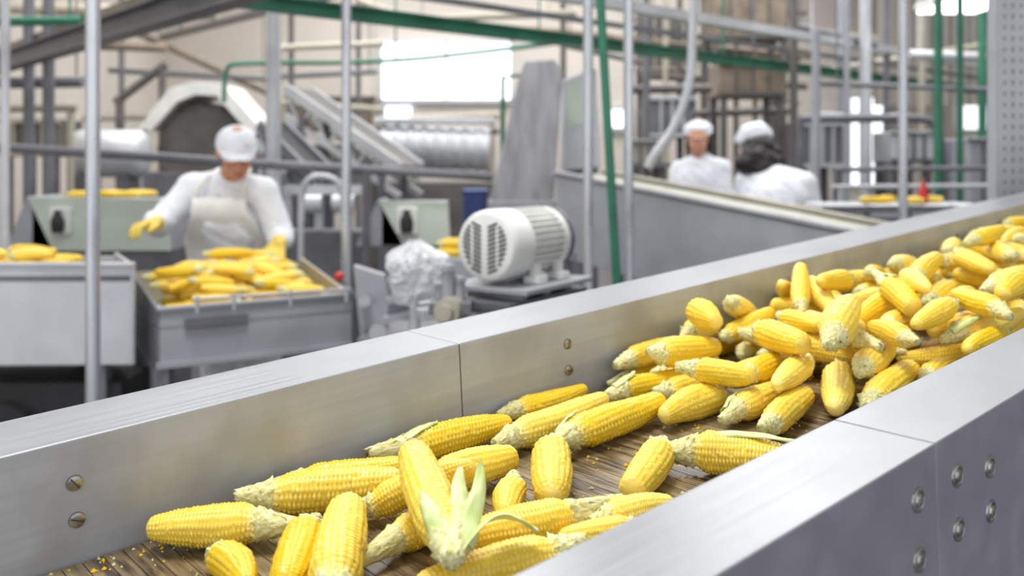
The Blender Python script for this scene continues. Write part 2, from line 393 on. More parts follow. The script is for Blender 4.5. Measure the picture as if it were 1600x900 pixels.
for i,c in enumerate(CL):
    lab='shelled bright yellow corn cob lying on the belt'
    if i==5: lab='yellow corn cob with pale husk leaves peeled back'
    elif i==14: lab='yellow corn cob with a strip of green husk'
    elif i in SCR: lab='yellow corn cob with ragged husk scraps at its stalk'
    elif c['R']<.0160: lab='small slim pale corn cob with long stalk'
    elif c['p'].z>.07: lab='bright yellow corn cob resting on top of the heap'
    COBS.append(place_cob(c,MF,EARS,'corn cobs on the trough conveyor',lab,i,rc))
def leaf(path,wid,name,par,curl=.5,seed=0,side=None):
    path=[V(p) for p in path]
    for _ in range(3):
        q=[path[0]]
        for a,b in zip(path,path[1:]): q+=[a.lerp(b,.25),a.lerp(b,.75)]
        path=q+[path[-1]]
    s=MB();n=9;k=len(path);P=[]
    for i,p in enumerate(path):
        t=(path[min(i+1,k-1)]-path[max(i-1,0)]).normalized(); u=V((0,0,1))
        if side is not None: x=(side-t*side.dot(t)).normalized()
        else: x=t.cross(u).normalized() if abs(t.z)<.97 else V((1,0,0))
        z=x.cross(t); f=i/(k-1)
        if z.z<0 and side is not None: z=-z
        if side is None: x=(x*math.cos(f*1.2+seed)+z*math.sin(f*1.2+seed)*.6).normalized(); z=x.cross(t)
        w=wid*(math.sin(math.pi*min(1,.36+.64*f))**.9)*(1+.25*noise.noise(V((f*5,seed,1))))+.0004
        for j in range(n):
            a=(j/(n-1)-.5)*2; P.append(p+x*a*w+z*(-abs(a)**2*w*curl+.0005*math.sin(a*14+f*3)+.0018*noise.noise(V((f*6,a*1.5,seed)))))
    fs=[[i*n+j,i*n+j+1,(i+1)*n+j+1,(i+1)*n+j] for i in range(k-1) for j in range(n-1)]
    s.add(P,fs); o=s.build(name,M['husk'],None,smooth=True)
    o.parent=par; o.matrix_parent_inverse=Matrix.LocRotScale(par.location,par.rotation_euler,par.scale).inverted()
    md=o.modifiers.new('thick','SOLIDIFY'); md.thickness=.0005
    return o
up=V((0,0,1))
b=MF@CL[5]['p'];t=MF@CL[5]['q'];ax=(t-b).normalized();o=COBS[5]
sd=V((1,.15,0)).normalized()
leaf([b-ax*.018,b+ax*.008+up*.019+sd*.013,b+ax*.036+up*.0205+sd*.017,b+ax*.060+up*.022+sd*.021,b+ax*.080+up*.026+sd*.026],.0105,'husk_leaf',o,seed=.3,side=sd-up*.5,curl=.45)
leaf([b-ax*.016,b+ax*.004+up*.010+sd*.022,b+ax*.020+up*.012+sd*.040,b+ax*.026+up*.006+sd*.060,b+ax*.022-up*.006+sd*.078],.0115,'husk_leaf',o,seed=.9,side=-ax+up*.7,curl=.3)
leaf([b-ax*.014+up*.006+sd*.01,b+ax*.012+up*.020+sd*.022,b+ax*.030+up*.030+sd*.032,b+ax*.048+up*.044+sd*.036],.0078,'husk_leaf',o,seed=1.5,side=sd-up*.6)
leaf([b-ax*.016-sd*.01,b+ax*.008+up*.018-sd*.014,b+ax*.030+up*.020-sd*.016,b+ax*.048+up*.021-sd*.016],.0085,'husk_leaf',o,seed=-.3,side=sd+up*.7,curl=.4)
b=MF@CL[14]['p'];t=MF@CL[14]['q'];ax=(t-b).normalized();o=COBS[14]
leaf([b-ax*.012,b+ax*.02+up*.0235,b+ax*.055+up*.025,b+ax*.085+up*.024,b+ax*.110+up*.020],.0075,'husk_leaf',o,side=ax.cross(up))
rs=random.Random(77)
for i in SCR:
    c=CL[i]; b=MF@c['p'];t=MF@c['q'];ax=(t-b).normalized();R_=c['R'];o=COBS[i]
    if abs(ax.z)>.8: continue
    lat=ax.cross(up).normalized(); nv=lat.cross(ax)
    if nv.z<0: nv=-nv
    a=rs.uniform(-1.0,1.0); rad=nv*math.cos(a)+lat*math.sin(a); tang=nv*-math.sin(a)+lat*math.cos(a); l=rs.uniform(.018,.036)
    leaf([b-ax*c['s']*.6+rad*R_*.5,b+rad*R_*.95,b+ax*l*.6+rad*R_*1.12,b+ax*l+rad*R_*rs.uniform(1.15,1.4)],R_*rs.uniform(.22,.36),'husk_leaf',o,seed=rs.random()*9,side=tang,curl=.4)
# loose kernels and chaff on the belt
s=MB(); rk=random.Random(9)
for _ in range(1900):
    x=rk.uniform(.9,3.4) ; y=-rk.random()*(WID-.02)-.01
    if rk.random()<.35: y=-.006-abs(rk.gauss(0,.02))
    if y<-WID+.01: continue
    z=.0004; r=rk.uniform(.0009,.0032); a=rk.uniform(0,6.28); e_=rk.uniform(.4,1)
    c_=MF@V((x,y,z)); A_=D*math.cos(a)+Nn*math.sin(a); B_=D*-math.sin(a)+Nn*math.cos(a)
    P=[c_+A_*r*math.cos(q*1.2566)+B_*r*e_*math.sin(q*1.2566) for q in range(5)]; tp=c_+Zc*r*.9
    s.add(P+[tp],[[q,(q+1)%5,5] for q in range(5)],0 if rk.random()<.6 else 1)
o=s.build('corn_kernel_debris',[M['kernlo'],M['stalk']]); o['label']='scattered loose corn kernels and pale chaff on the belt'; o['category']='corn debris'; o['kind']='stuff'

# ------------------------------------------------------------ setting
def structure(mb,name,m,**kw):
    o=mb.build(name,m); o['kind']='structure'; return o
s=MB(); s.box((1,6.0,-.05),(14,16,.1)); structure(s,'floor',M['floor'])
s=MB(); s.box((1,6.0,5.05),(14,16,.1)); structure(s,'ceiling',M['ceil'])
s=MB(); s.box((1,13.05,2.5),(14,.1,5)); structure(s,'wall_back',M['beige'])
s=MB(); s.box((-5.05,6.5,2.5),(.1,13,5)); structure(s,'wall_left',M['beige'])
s=MB(); pts=[]
for i in range(130):
    y=13-i*.1; pts.append((7.0+(.03 if i%2 else 0),y))
for (xa,ya),(xb,yb) in zip(pts,pts[1:]): s.add([(xa,ya,0),(xb,yb,0),(xb,yb,5),(xa,ya,5)],[[0,1,2,3]])
structure(s,'wall_right',M['corr'])
def window(n,u0,u1,v0,v1,d,muntins=0):
    a=W(u0,v1,d);b=W(u1,v0,d); s=MB(); s.box(((a.x+b.x)/2,d,(a.z+b.z)/2),(b.x-a.x,.02,b.z-a.z),mi=1)
    fw=.05
    for z in(a.z,b.z): s.box(((a.x+b.x)/2,d-.02,z),(b.x-a.x+fw,.06,fw))
    for k in range(muntins+2):
        x=a.x+(b.x-a.x)*k/(muntins+1); s.box((x,d-.02,(a.z+b.z)/2),(fw if k in(0,muntins+1) else .025,.06,b.z-a.z))
    structure(s,'window_%d'%n,[M['lgrey'],M['glass']])
window(1,595,800,64,158,12.95,1); window(2,600,646,163,186,12.95); window(3,1325,1385,150,290,12.95); window(4,1500,1562,128,205,12.95)
window(5,952,985,168,202,12.95)
s=MB(); y=11.5; a=W(1365,10,y).x
for i in range(60):
    x0=a+i*.06;x1=x0+.06
    if x1<6.95: s.add([(x0,y+(.03 if i%2 else 0),2.2),(x1,y+(0 if i%2 else .03),2.2),(x1,y+(0 if i%2 else .03),5),(x0,y+(.03 if i%2 else 0),5)],[[0,1,2,3]])
structure(s,'wall_partition',M['corr'])

# ------------------------------------------------------------ poles, pipes, beams
def pole(u,d,r,m,label,top=5.,name='pole',lean=0,group=None):
    p=W(u,250,d); s=MB(); s.cyl((p.x,d,0),(p.x+lean,d,top),r,n=20); s.lathe((p.x,d,0),(0,0,1),[(0,r*2.4),(.012,r*2.4),(.014,r*1.3),(.05,r*1.25)],20)
    o=s.build(name,M[m]); autosmooth(o); o['label']=label;o['category']='pole'
    if group:o['group']=group
    return o
pole(145,2.62,.0205,'chrome','shiny stainless steel support pole beside the corn bins')
pole(427,4.9,.040,'lgrey','thick pale steel column behind the worker')
pole(541,4.0,.022,'chrome','stainless steel support pole beside the motor platform')
pole(919,3.5,.020,'chrome','shiny stainless steel pole beside the inclined chute',group='paired steel poles')
pole(982,3.5,.020,'chrome','shiny stainless steel pole beside the inclined chute',group='paired steel poles')
pole(1411,4.3,.021,'chrome','stainless steel pole standing behind the conveyor')
pole(1275,5.9,.028,'grey','grey steel pole beside the women',top=2.36)
pole(1352,7,.045,'lgrey','pale steel downpipe beside the bright window')
pole(1466,5.6,.026,'green','green painted vertical pipe beside the grey column',group='green vertical pipes')
pole(1500,5.6,.020,'green','green painted vertical pipe beside the grey column',group='green vertical pipes')
pole(45,5.9,.035,'dgrey','dark grey upright rack post',group='rack posts'); pole(76,5.5,.035,'dgrey','dark grey upright rack post',group='rack posts')
pole(1323,6.5,.022,'grey','thin grey upright rack post'); pole(8,3.75,.018,'lgrey','thin pale upright steel post')
pole(1240,6.9,.03,'shade','dark upright machine frame post');pole(1100,9.5,.04,'shade','dark upright machine frame post')
s=MB(); a=W(938,0,3.4);b=W(964,440,3.4);dd=(a-b).normalized();k=b.z/(-dd.z); s.cyl(b+dd*k,a+dd*1.2,.017,n=18)
o=s.build('pole',M['green']);autosmooth(o);o['label']='slightly leaning green painted pipe between steel poles';o['category']='pole'
def pipe(pts,r,m,label,name='pipe',cat='pipe',smooth=0,hang=(),drop=()):
    P=[W(*p) for p in pts]; s=MB(); s.tube(P,r,14,smooth=smooth)
    for f in hang:
        i=min(len(P)-2,int(f*(len(P)-1))); g_=f*(len(P)-1)-i; q=P[i].lerp(P[i+1],g_); s.cyl(q,(q.x,q.y,5),.007,n=8)
    for f in drop:
        i=min(len(P)-2,int(f*(len(P)-1))); g_=f*(len(P)-1)-i; q=P[i].lerp(P[i+1],g_); s.cyl((q.x,q.y,0),q,r*.9,n=10)
    o=s.build(name,M[m]);  autosmooth(o); o['label']=label;o['category']=cat; return o
def wb(a,b,w,h,m,label,name='beam',ibeam=False,hang=()):
    s=MB(); a=V(a);b=V(b)
    if ibeam:
        s.beam(a+V((0,0,h/2)),b+V((0,0,h/2)),w,h*.12); s.beam(a-V((0,0,h/2)),b-V((0,0,h/2)),w,h*.12); s.beam(a,b,w*.15,h)
    else: s.beam(a,b,w,h)
    for f in hang: q=a.lerp(b,f); s.cyl(q,(q.x,q.y,5),.01,n=8)
    o=s.build(name,M[m]); o['label']=label;o['category']='beam';return o
g=V((7.14,6.2,0)).normalized()
a=V((-1.34,4,2.23)); wb(a-g*1.4,a+g*9.0,.07,.062,'green','long green painted overhead steel beam',ibeam=True,hang=(.02,.5,.97))
a=V((-.2,4.6,2.42)); wb(a-g*2,a+g*8.5,.07,.06,'lgrey','light grey overhead steel channel',hang=(.02,.5,.97))
a=V((-.0,5.4,2.28)); wb(a-g*2,a+g*8.0,.05,.05,'shade','dark grey overhead cable tray',hang=(.02,.5,.97))
a=V((-.9,4.6,2.40)); wb(a-g*.6,a+g*8.0,.05,.03,'dgrey','dark grey overhead steel angle',hang=(.02,.5,.97))
wb((-4.0,6.62,2.143),(-.9,3.22,2.143),.10,.10,'dgrey','dark grey overhead steel I-beam',ibeam=True,hang=(.1,.9))
wb((-4.0,6.9,2.30),(-.7,3.27,2.30),.06,.07,'brass','brown overhead steel angle',hang=(.1,.9))
wb((-3.2,8.2,2.62),(-.4,5.2,2.62),.05,.05,'shade','thin dark overhead steel beam',hang=(.1,.9))
pipe([(-60,35,5),(128,32,5)],.026,'green','green horizontal pipe under the ceiling',hang=(.3,.9))
pipe([(-60,10,7),(340,22,7)],.05,'tan','tan pipe hung under the ceiling',hang=(.1,.9))
pipe([(-80,226,4.6),(0,230,4.6),(440,258,4.6),(770,276,4.6)],.024,'dgrey','long dark grey horizontal guard rail',name='guard_rail',cat='rail',drop=(.05,.8))
pipe([(350,160,6.9),(352,105,6.9),(370,98,6.9),(600,98,6.9),(780,78,6.9),(905,62,6.9)],.018,'green','green bent pipe running along the machines',smooth=2,hang=(.62,.9))
pipe([(785,250,5.6),(786,120,5.6),(862,114,5.6)],.016,'green','green bent pipe by the elevator',drop=(0,))
pipe([(1087,-60,4.4),(1082,60,4.4),(1080,130,4.4),(1055,200,4.4),(1020,245,4.4),(1012,262,4.4)],.022,'lgrey','curved pale grey cable conduit hanging down',name='conduit',smooth=3,hang=(0,))
pipe([(1250,186,6.2),(1440,184,6.2),(1462,192,6.2),(1470,215,6.2),(1470,330,6.2)],.03,'dgrey','dark bent exhaust pipe beside the women',smooth=2,drop=(1,0))
pipe([(1275,130,6.6),(1600,142,6.6),(1660,145,6.6)],.02,'dgrey','thin dark horizontal pipe',hang=(.05,.9))
pipe([(1300,265,5.3),(1620,262,5.3)],.016,'dgrey','thin grey steel handrail above the table',name='handrail',cat='rail',drop=(0.02,.98))
pipe([(1300,292,5.25),(1620,290,5.25)],.014,'lgrey','thin pale steel handrail above the table',name='handrail',cat='rail',drop=(0.04,.96))
pipe([(600,30,10.7),(900,52,10.7),(1250,90,10.7)],.05,'brass','rusty brown overhead duct',hang=(.1,.9))
pipe([(470,350,4.75),(472,285,4.75),(500,272,4.75),(536,285,4.75),(538,350,4.75)],.017,'lgrey','bent steel tube loop on floor legs',smooth=2,drop=(0,1))
pipe([(560,0,8),(640,30,8),(760,25,8),(900,20,8)],.035,'tan','tan pipe running under the ceiling',smooth=1,hang=(.1,.9))
for k,(u,d) in enumerate([(1010,7.2),(1040,9.2),(1180,9.8),(1210,9.9),(1312,8),(1385,7.6),(1535,6.7),(1062,9.7),(1150,10.3),(1440,7.7),(455,8.7),(190,9.0),(560,10.2),(880,8.6)]):
    pole(u,d,.03,['dgrey','tan','brass','shade','grey','dgrey','green','shade','shade','tan','shade','dgrey','dgrey','shade'][k],'vertical machine frame post behind the workers',group='machine frame posts')
for k,(u0,v0,u1,v1,d,m) in enumerate([(960,60,1270,90,9.6,'brass'),(1000,118,1260,135,9.35,'shade'),(1095,25,1370,60,10,'tan'),(0,130,130,128,6,'dgrey'),(0,170,120,168,6.1,'tan'),(120,70,260,75,7.5,'brass'),(430,75,600,68,7.5,'tan'),(985,140,1110,138,7.5,'shade'),(1280,180,1420,182,7.8,'lgrey'),(1420,85,1600,92,7,'lgrey'),
  (990,30,1260,20,10.9,'shade'),(1000,180,1240,172,8.6,'shade'),(1240,40,1370,70,7.1,'dgrey'),(1000,95,1250,160,11.2,'tan'),(1290,110,1600,60,8.8,'tan'),(180,160,260,100,8.2,'shade'),(560,200,780,205,8.3,'shade'),(640,185,780,180,8.5,'tan'),
  (170,110,440,125,9.3,'dgrey'),(200,45,430,150,9.8,'brass'),(430,120,590,112,9.5,'dgrey'),(130,185,300,180,9.4,'tan'),(880,70,1010,100,9.1,'shade'),(430,160,600,172,9.9,'tan')]):
    pipe([(u0,v0,d),(u1,v1,d)],.038 if k%2 else .028,m,'horizontal factory pipe among the machinery',hang=(.08,.92) if v0<160 else (),drop=(.08,.92) if v0>=160 else ())
s=MB(); p=W(1582,0,3.25); w=.115
s.box((p.x,3.25,2.5),(w,.004,5)); s.box((p.x-w/2,3.28,2.5),(.004,.06,5)); s.box((p.x+w/2,3.28,2.5),(.004,.06,5))
for i in range(60):
    z=1.3+i*.04
    for dx in(-.03,.0,.03): s.box((p.x+dx,3.2475,z),(.007,.002,.018 if dx==0 else .012),mi=1)
o=s.build('perforated_column',[M['grey'],M['dgrey']]);o['label']='grey steel column with rows of punched slots';o['category']='column'
e=thing('ceiling_lamp','bright long fluorescent ceiling lamp','lamp',W(1525,2,6.2))
p=W(1525,2,6.2); s=MB(); s.box(p+V((0,0,.03)),(.46,.9,.05)); part(s,'lamp_housing',M['white'],e,bevel=.01)
s=MB(); s.box(p+V((0,0,-.005)),(.42,.86,.02)); part(s,'lamp_tube',M['lamp'],e)
for dx in(-.15,.15): s=MB(); s.cyl(p+V((dx,0,.05)),V((p.x+dx,p.y,5)),.006,n=8); part(s,'hanger',M['dgrey'],e)

# ------------------------------------------------------------ sorting bins with corn
def strip(s,a,b,za,zb,th,mi=0):
    a=V((a[0],a[1],0));b=V((b[0],b[1],0));n=(b-a).cross(V((0,0,1))).normalized()*th
    s.prism([a+V((0,0,za[0])),b+V((0,0,zb[0])),b+V((0,0,zb[1])),a+V((0,0,za[1]))],n,mi)
e=thing('sorting_bin','grey steel sorting trough with some corn cobs','bin',(-1.9,3.2,0))
A=[(-2.8,3.02),(-1.29,3.06),(-1.52,3.45),(-2.8,3.41)]
s=MB(); strip(s,A[0],A[1],(.80,1.145),(.80,1.145),-.012);strip(s,A[1],A[2],(.80,1.145),(.80,1.145),-.012);strip(s,A[2],A[3],(.80,1.13),(.80,1.13),-.012)
s.box((-2.04,3.055,1.145),(1.5,.035,.012)); part(s,'side_panel',M['lgrey'],e,bevel=.003)
s=MB(); s.prism([(x,y,1.085) for x,y in A],(0,0,.02)); part(s,'belt',M['dgrey'],e)
for x,y in((-2.7,3.07),(-1.42,3.1),(-2.7,3.36),(-1.6,3.38)):
    s=MB(); s.box((x,y,.4),(.05,.05,.8)); s.box((x,y,.01),(.1,.1,.02)); part(s,'leg',M['dgrey'],e)
s=MB(); s.box((-2.0,3.22,.62),(1.3,.25,.22)); s.cyl((-2.5,3.1,.5),(-1.5,3.1,.5),.04); s.cyl((-1.75,3.05,.55),(-1.75,3.3,.55),.12); part(s,'shadow_filler',M['black'],e)  # added black blocks standing in for the shadow under the trough
h=thing('corn_hopper','open grey steel hopper heaped with yellow corn','bin',(-.95,3.4,0))
fl=V((-1.19,3.0,0));fr_=V((-.6,3.35,0));gd=V((-.51,.86,0));bl=fl+gd*.6;br=fr_+gd*.6
s=MB(); strip(s,fl,fr_,(.80,1.0),(.80,1.0),-.01); ed=(fr_-fl).normalized()
s.beam(fl+V((0,0,1.0)),fr_+V((0,0,1.0)),.03,.012); s.beam(fl+ed*.09+V((.005,-.012,.945)),fl+ed*.30+V((.005,-.012,.945)),.012,.035,mi=1)
s.beam(fl+V((0,-.004,.81)),fr_+V((0,-.004,.81)),.03,.02)
part(s,'front_panel',[M['grey'],M['dgrey']],h,bevel=.002)
s=MB(); strip(s,bl,fl,(.80,1.06),(.80,1.0),-.01);part(s,'side_panel',M['dgrey'],h)
s=MB(); strip(s,fr_,br,(.80,1.0),(.80,1.08),-.01);part(s,'side_panel',M['tan'],h)
s=MB(); strip(s,br,bl,(.80,1.06),(.80,1.06),-.01);part(s,'back_panel',M['tan'],h)
s=MB(); s.prism([fl+V((0,0,.93)),fr_+V((0,0,.93)),br+V((0,0,.93)),bl+V((0,0,.93))],(0,0,.01));part(s,'hopper_floor',M['lgrey'],h)
for p in(fl,fr_,bl,br):
    c=(fl+br)/2; q=p.lerp(c,.08); s=MB(); s.box((q.x,q.y,.4),(.05,.05,.8)); part(s,'leg',M['dgrey'],h)
s=MB(); p1=W(300,468,2.98);p2=W(548,452,3.25); s.tube([p1,p2],.006)
for q in(.03,.25,.6,.97): p3=p1.lerp(p2,q); s.cyl(p3-V((0,0,.045)),p3+V((0,0,.012)),.006)
part(s,'guard_bar',M['chrome'],h)
s=MB(); a=W(560,470,3.3);b=W(530,432,3.3); s.cyl(a,b,.008); part(s,'lever',M['dgrey'],h); s=MB(); s.ball(b,.018); part(s,'lever_knob',M['red'],h,smooth=True)
HM=Matrix.Translation(fl)@Matrix((ed,V((-ed.y,ed.x,0)),V((0,0,1)))).transposed().to_4x4()
r2=random.Random(5); C2=[]
for i in range(74):
    lay=i//19; a=r2.uniform(-.7,.7)+(math.pi if r2.random()<.5 else 0)
    c=V((r2.uniform(.08,.62),r2.uniform(.05,.55),.97+lay*.034))
    if lay>=3: c.y=r2.uniform(.2,.55); c.x=r2.uniform(.06,.5)
    d=V((math.cos(a),math.sin(a),r2.uniform(-.15,.15))).normalized(); hl=r2.uniform(.065,.09); C2.append(dict(p=c-d*hl,q=c+d*hl,R=r2.uniform(.020,.024),s=.03))
relax(C2,((.016,.670),(.018,.584)),60,.0006,.942)
for i,c in enumerate(C2): place_cob(c,HM,EARL,'corn cobs in the hopper','yellow corn cob piled in the steel hopper',i,r2)
C3=[]
for cx_,n_ in((-1.66,6),(-1.82,6),(-1.98,4),(-2.24,1),(-2.55,2)):
    for j in range(n_):
        y_=3.085+.05*j+(.02 if n_<4 else 0); a=r2.uniform(-.16,.16); c=V((cx_+r2.uniform(-.008,.008),y_,1.130)); d=V((math.cos(a),math.sin(a),0))*.058
        C3.append(dict(p=c-d,q=c+d,R=.0225,s=.02))
for cx_,y_ in((-1.66,3.11),(-1.70,3.21),(-1.78,3.31),(-1.84,3.16)):
    a=r2.uniform(-.5,.5); c=V((cx_,y_,1.168)); d=V((math.cos(a),math.sin(a),0))*.062; C3.append(dict(p=c-d,q=c+d,R=.0225,s=.02))
for i,c in enumerate(C3): place_cob(c,Matrix.Identity(4),EARL,'corn cobs on the sorting trough','yellow corn cob on the grey sorting trough',i,r2)

# ------------------------------------------------------------ motor
mo=W(757,385,2.4); ax=V((.55,.835,0)).normalized(); sx=V((ax.y,-ax.x,0)); up=V((0,0,1))
e=thing('electric_motor','white electric motor with slotted fan cover on a steel stand','motor',(mo.x+.1,mo.y+.15,mo.z-.108))
s=MB(); s.lathe(mo,ax,[(.0,.0),(.0,.078),(.004,.090),(.014,.096),(.03,.098),(.105,.098),(.11,.093)],48)
R3=Matrix((sx,-ax,up)).transposed()
for i in range(-6,7):
    z=i*.0122
    for sg in(-1,1):
        xa=.010;xb=math.sqrt(max(0,.076**2-z*z))*.95
        if xb<.02: continue
        segs=[(xa,min(xb,.038)),(.044,xb)] if xb>.053 else [(xa,xb)]
        for u0,u1 in segs:
            cx=(u0+u1)/2; s.box(mo+sx*cx*sg+up*(z+cx*.30-.012)-ax*.0004,((u1-u0),.0016,.0066),R3@Matrix.Rotation(-sg*.38,3,'Y'),1)  # black strips laid on the disc as the shade inside open slots
part(s,'fan_cover',[M['white'],M['black']],e,smooth=True)
s=MB(); s.lathe(mo+ax*.108,ax,[(0,.078),(.17,.078)],32)
for k in range(32):
    t=2*math.pi*k/32; r=sx*math.cos(t)+up*math.sin(t); s.beam(mo+ax*.112+r*.085,mo+ax*.275+r*.085,.0042,.024,up=r)
part(s,'finned_housing',M['white'],e)
s=MB(); s.lathe(mo+ax*.272,ax,[(0,.095),(.028,.095),(.033,.088)],36); part(s,'end_flange',M['white'],e,smooth=True)
s=MB(); s.lathe(mo+ax*.303,ax,[(0,.098),(.018,.098),(.018,.07),(.035,.06),(.035,.0)],36); part(s,'coupling',M['dgrey'],e,smooth=True)
for t in(.14,.26):
    for g_ in(-.075,.075):
        s=MB(); s.box(mo+ax*t+sx*g_+up*-.098,(.05,.05,.02),R3); s.box(mo+ax*t+sx*g_+up*-.075,(.02,.03,.04),R3); part(s,'foot',M['white'],e,bevel=.003)
e2=thing('motor_stand','open grey steel machine stand carrying the motor','machine stand',(mo.x+.05,mo.y+.2,0))
zt=mo.z-.109; c=mo+ax*.18; c.z=zt
s=MB(); s.box(c-V((0,0,.007)),(.27,.36,.014),R3); part(s,'top_plate',M['grey'],e2,bevel=.002)
s=MB(); s.box(c+V((0,0,-.045)),(.20,.42,.02),R3); part(s,'base_plate',M['dgrey'],e2,bevel=.002)
for k_ in(-.12,.0,.12): s=MB(); s.box(c+ax*k_+V((0,0,-.025)),(.18,.03,.03),R3); part(s,'spacer_block',M['grey'],e2,bevel=.002)
for gx in(-.10,.10):
    for gy in(-.16,.16):
        q=c+sx*gx+ax*gy; s=MB(); s.box((q.x,q.y,(zt-.05)/2),(.03,.03,zt-.05)); part(s,'leg',M['dgrey'],e2,bevel=.002)
s=MB(); s.box(c+V((0,0,-.16)),(.22,.36,.02),R3); s.box(c+V((0,0,-.45)),(.22,.36,.02),R3); part(s,'cross_shelf',M['dgrey'],e2,bevel=.002)
s=MB(); q=c+V((0,0,-.105)); s.cyl(q-ax*.13,q+ax*.10,.04,n=28); s.cyl(q-ax*.15,q-ax*.13,.048,n=28); s.cyl(q-ax*.19,q+ax*.16,.014,n=14); part(s,'gearbox',M['grey'],e2,smooth=True)
s=MB(); q=W(697,488,2.3); s.cyl(q,q+V((.03,.1,0)),.035,n=24); s.cyl(q-V((.005,.02,0)),q,.02,n=20); s.cyl(q+V((.02,.1,.0)),V((c.x,c.y,q.z)),.02); part(s,'bearing',M['tan'],e2,smooth=True)
for (u,v,d,w,hh) in((700,440,2.35,.035,.09),(718,450,2.36,.03,.06),(688,455,2.4,.03,.05)):
    p=W(u,v,d); s=MB(); s.cyl(V((p.x,p.y,1.12)),p+V((0,0,hh/2)),w/2,n=16); s.cyl(p+V((0,0,hh*.3)),p+V((0,0,hh*.42)),w*.7,n=6); part(s,'valve',M['grey'],e2,smooth=True)
s=MB(); p=W(705,478,2.36); s.box(p,(.11,.10,.03)); part(s,'valve_plate',M['dgrey'],e2,bevel=.002)
s=MB(); a=W(655,492,2.5);b=W(885,455,2.7); s.beam(a,b,.05,.03); s.beam(a+V((0,0,.03)),b+V((0,0,.03)),.02,.01); part(s,'cross_member',M['lgrey'],e2,bevel=.002)
e3=thing('drive_unit','dark grey drive housing beside the hopper','machine',(-.42,3.0,0))
s=MB(); P=[W(552,415,3.2),W(600,430,3.2),W(608,480,3.2),W(600,545,3.2),W(566,560,3.2),W(558,480,3.2)]
s.prism(P,(0,.05,0)); part(s,'side_plate',M['grey'],e3,bevel=.004)
s=MB(); P=[W(612,410,3.0),W(660,405,3.0),W(668,470,3.0),W(640,500,3.0),W(604,500,3.0)]; s.prism(P,(0,.04,0)); s.box((-.35,3.2,.45),(.34,.4,.9)); part(s,'housing',M['dgrey'],e3,bevel=.004)
for a,b,r in((W(570,470,3.18),W(570,470,3.05),.020),(W(590,520,3.18),W(590,520,3.0),.03)): s=MB(); s.cyl(a,b,r,n=20); part(s,'roller',M['grey'],e3,smooth=True)
for a,b in((W(605,470,2.95),W(670,458,2.95)),(W(600,500,2.95),W(680,480,2.95))): s=MB(); s.beam(a,b,.03,.02); part(s,'guide_bar',M['grey'],e3)
# plastic bag: gathered at the neck, draped with sharp folds
s=MB(); c=W(648,425,2.8); n=120;K=60; P=[]
for i in range(K+1):
    f=i/K; z=.100-.20*f
    base=(.016+.052*sm(f/.28))*(1+.15*math.sin(f*5))*(1-.35*sm((f-.75)/.25))
    for j in range(n):
        th=2*math.pi*j/n; cx,sy_=math.cos(th),math.sin(th)
        q=V((cx*1.6,sy_*1.6,f*2.2)); w_=V((noise.noise(q*1.3),noise.noise(q*1.3+V((9,1,4))),0))*.9
        rd=1-2*abs(noise.noise(V((cx*2.6+w_.x,sy_*2.6+w_.y,f*2.0))))
        rd2=1-2*abs(noise.noise(V((cx*6+w_.x*2,sy_*6+w_.y*2,f*7.0))))
        r=base*(1+.26*rd+.12*rd2)
        P.append(c+V((cx*r+.012*math.sin(f*4),sy_*r*.85,z+.012*noise.noise(V((cx*3,sy_*3,f*3))))))
s.add(P,[[i*n+j,i*n+(j+1)%n,(i+1)*n+(j+1)%n,(i+1)*n+j] for i in range(K) for j in range(n)])
o=s.build('plastic_bag',M['bag'],smooth=True); o['label']='crumpled clear plastic bag wrapped over a machine part';o['category']='plastic bag'
s=MB(); s.cyl((c.x,c.y,0),(c.x,c.y,c.z-.02),.018); s.box((c.x,c.y,c.z-.01),(.05,.04,.11)); s.cyl((c.x-.02,c.y,c.z-.05),(c.x+.03,c.y,c.z-.05),.018); o=s.build('post',M['lgrey']); o['label']='short steel post under the plastic bag';o['category']='post'

# ------------------------------------------------------------ people
def oR(F,U):
    y=-V(F).normalized(); x=y.cross(V(U)).normalized(); z=x.cross(y); return Matrix((x,y,z)).transposed()
def bake(s,name,m,parent,vox,smooth=2):
    o=s.build(name,M[m],None,recenter=False)
    md=o.modifiers.new('r','REMESH'); md.mode='VOXEL'; md.voxel_size=vox; md.use_smooth_shade=True
    if smooth: m2=o.modifiers.new('s','SMOOTH'); m2.iterations=smooth; m2.factor=.5
    dg=bpy.context.evaluated_depsgraph_get(); me=bpy.data.meshes.new_from_object(o.evaluated_get(dg)); o.modifiers.clear(); o.data=me
    c=parent.location.copy()
    me.transform(Matrix.Translation(-c)); o.parent=parent
    me.polygons.foreach_set('use_smooth',[True]*len(me.polygons))
    if not me.materials: me.materials.append(M[m])
    return o
def hand(s,w,d,n,t,curl,g=0.):
    w=V(w);d=V(d).normalized();n=V(n);n=(n-d*n.dot(d)).normalized();t=d.cross(n) if d.cross(n).dot(V(t))>0 else -d.cross(n)
    for k,(off,L) in enumerate(((.030,.072),(.010,.080),(-.010,.074),(-.029,.058))):
        kn=w+d*(.088-.004*k)+t*off; s.cap(w+t*off*.55+d*.008,kn,.016+g,.0125+g,10)
        p=kn;a=curl*.6;r=.0095
        for q,l in enumerate((.45,.31,.24)):
            dd=d*math.cos(a)+n*math.sin(a); p2=p+dd*L*l; s.cap(p,p2,r+g,r*.92+g,8); p=p2;a+=curl*(1 if q==0 else .8);r*=.92
    b=w+d*.022+t*.026; m_=b+d*.030+t*.024+n*.012; e_=m_+d*.028+t*.008+n*.012; f_=e_+d*.022+n*.006
    s.cap(b,m_,.015+g,.0115+g,8);s.cap(m_,e_,.0112+g,.010+g,8);s.cap(e_,f_,.0098+g,.0085+g,8)
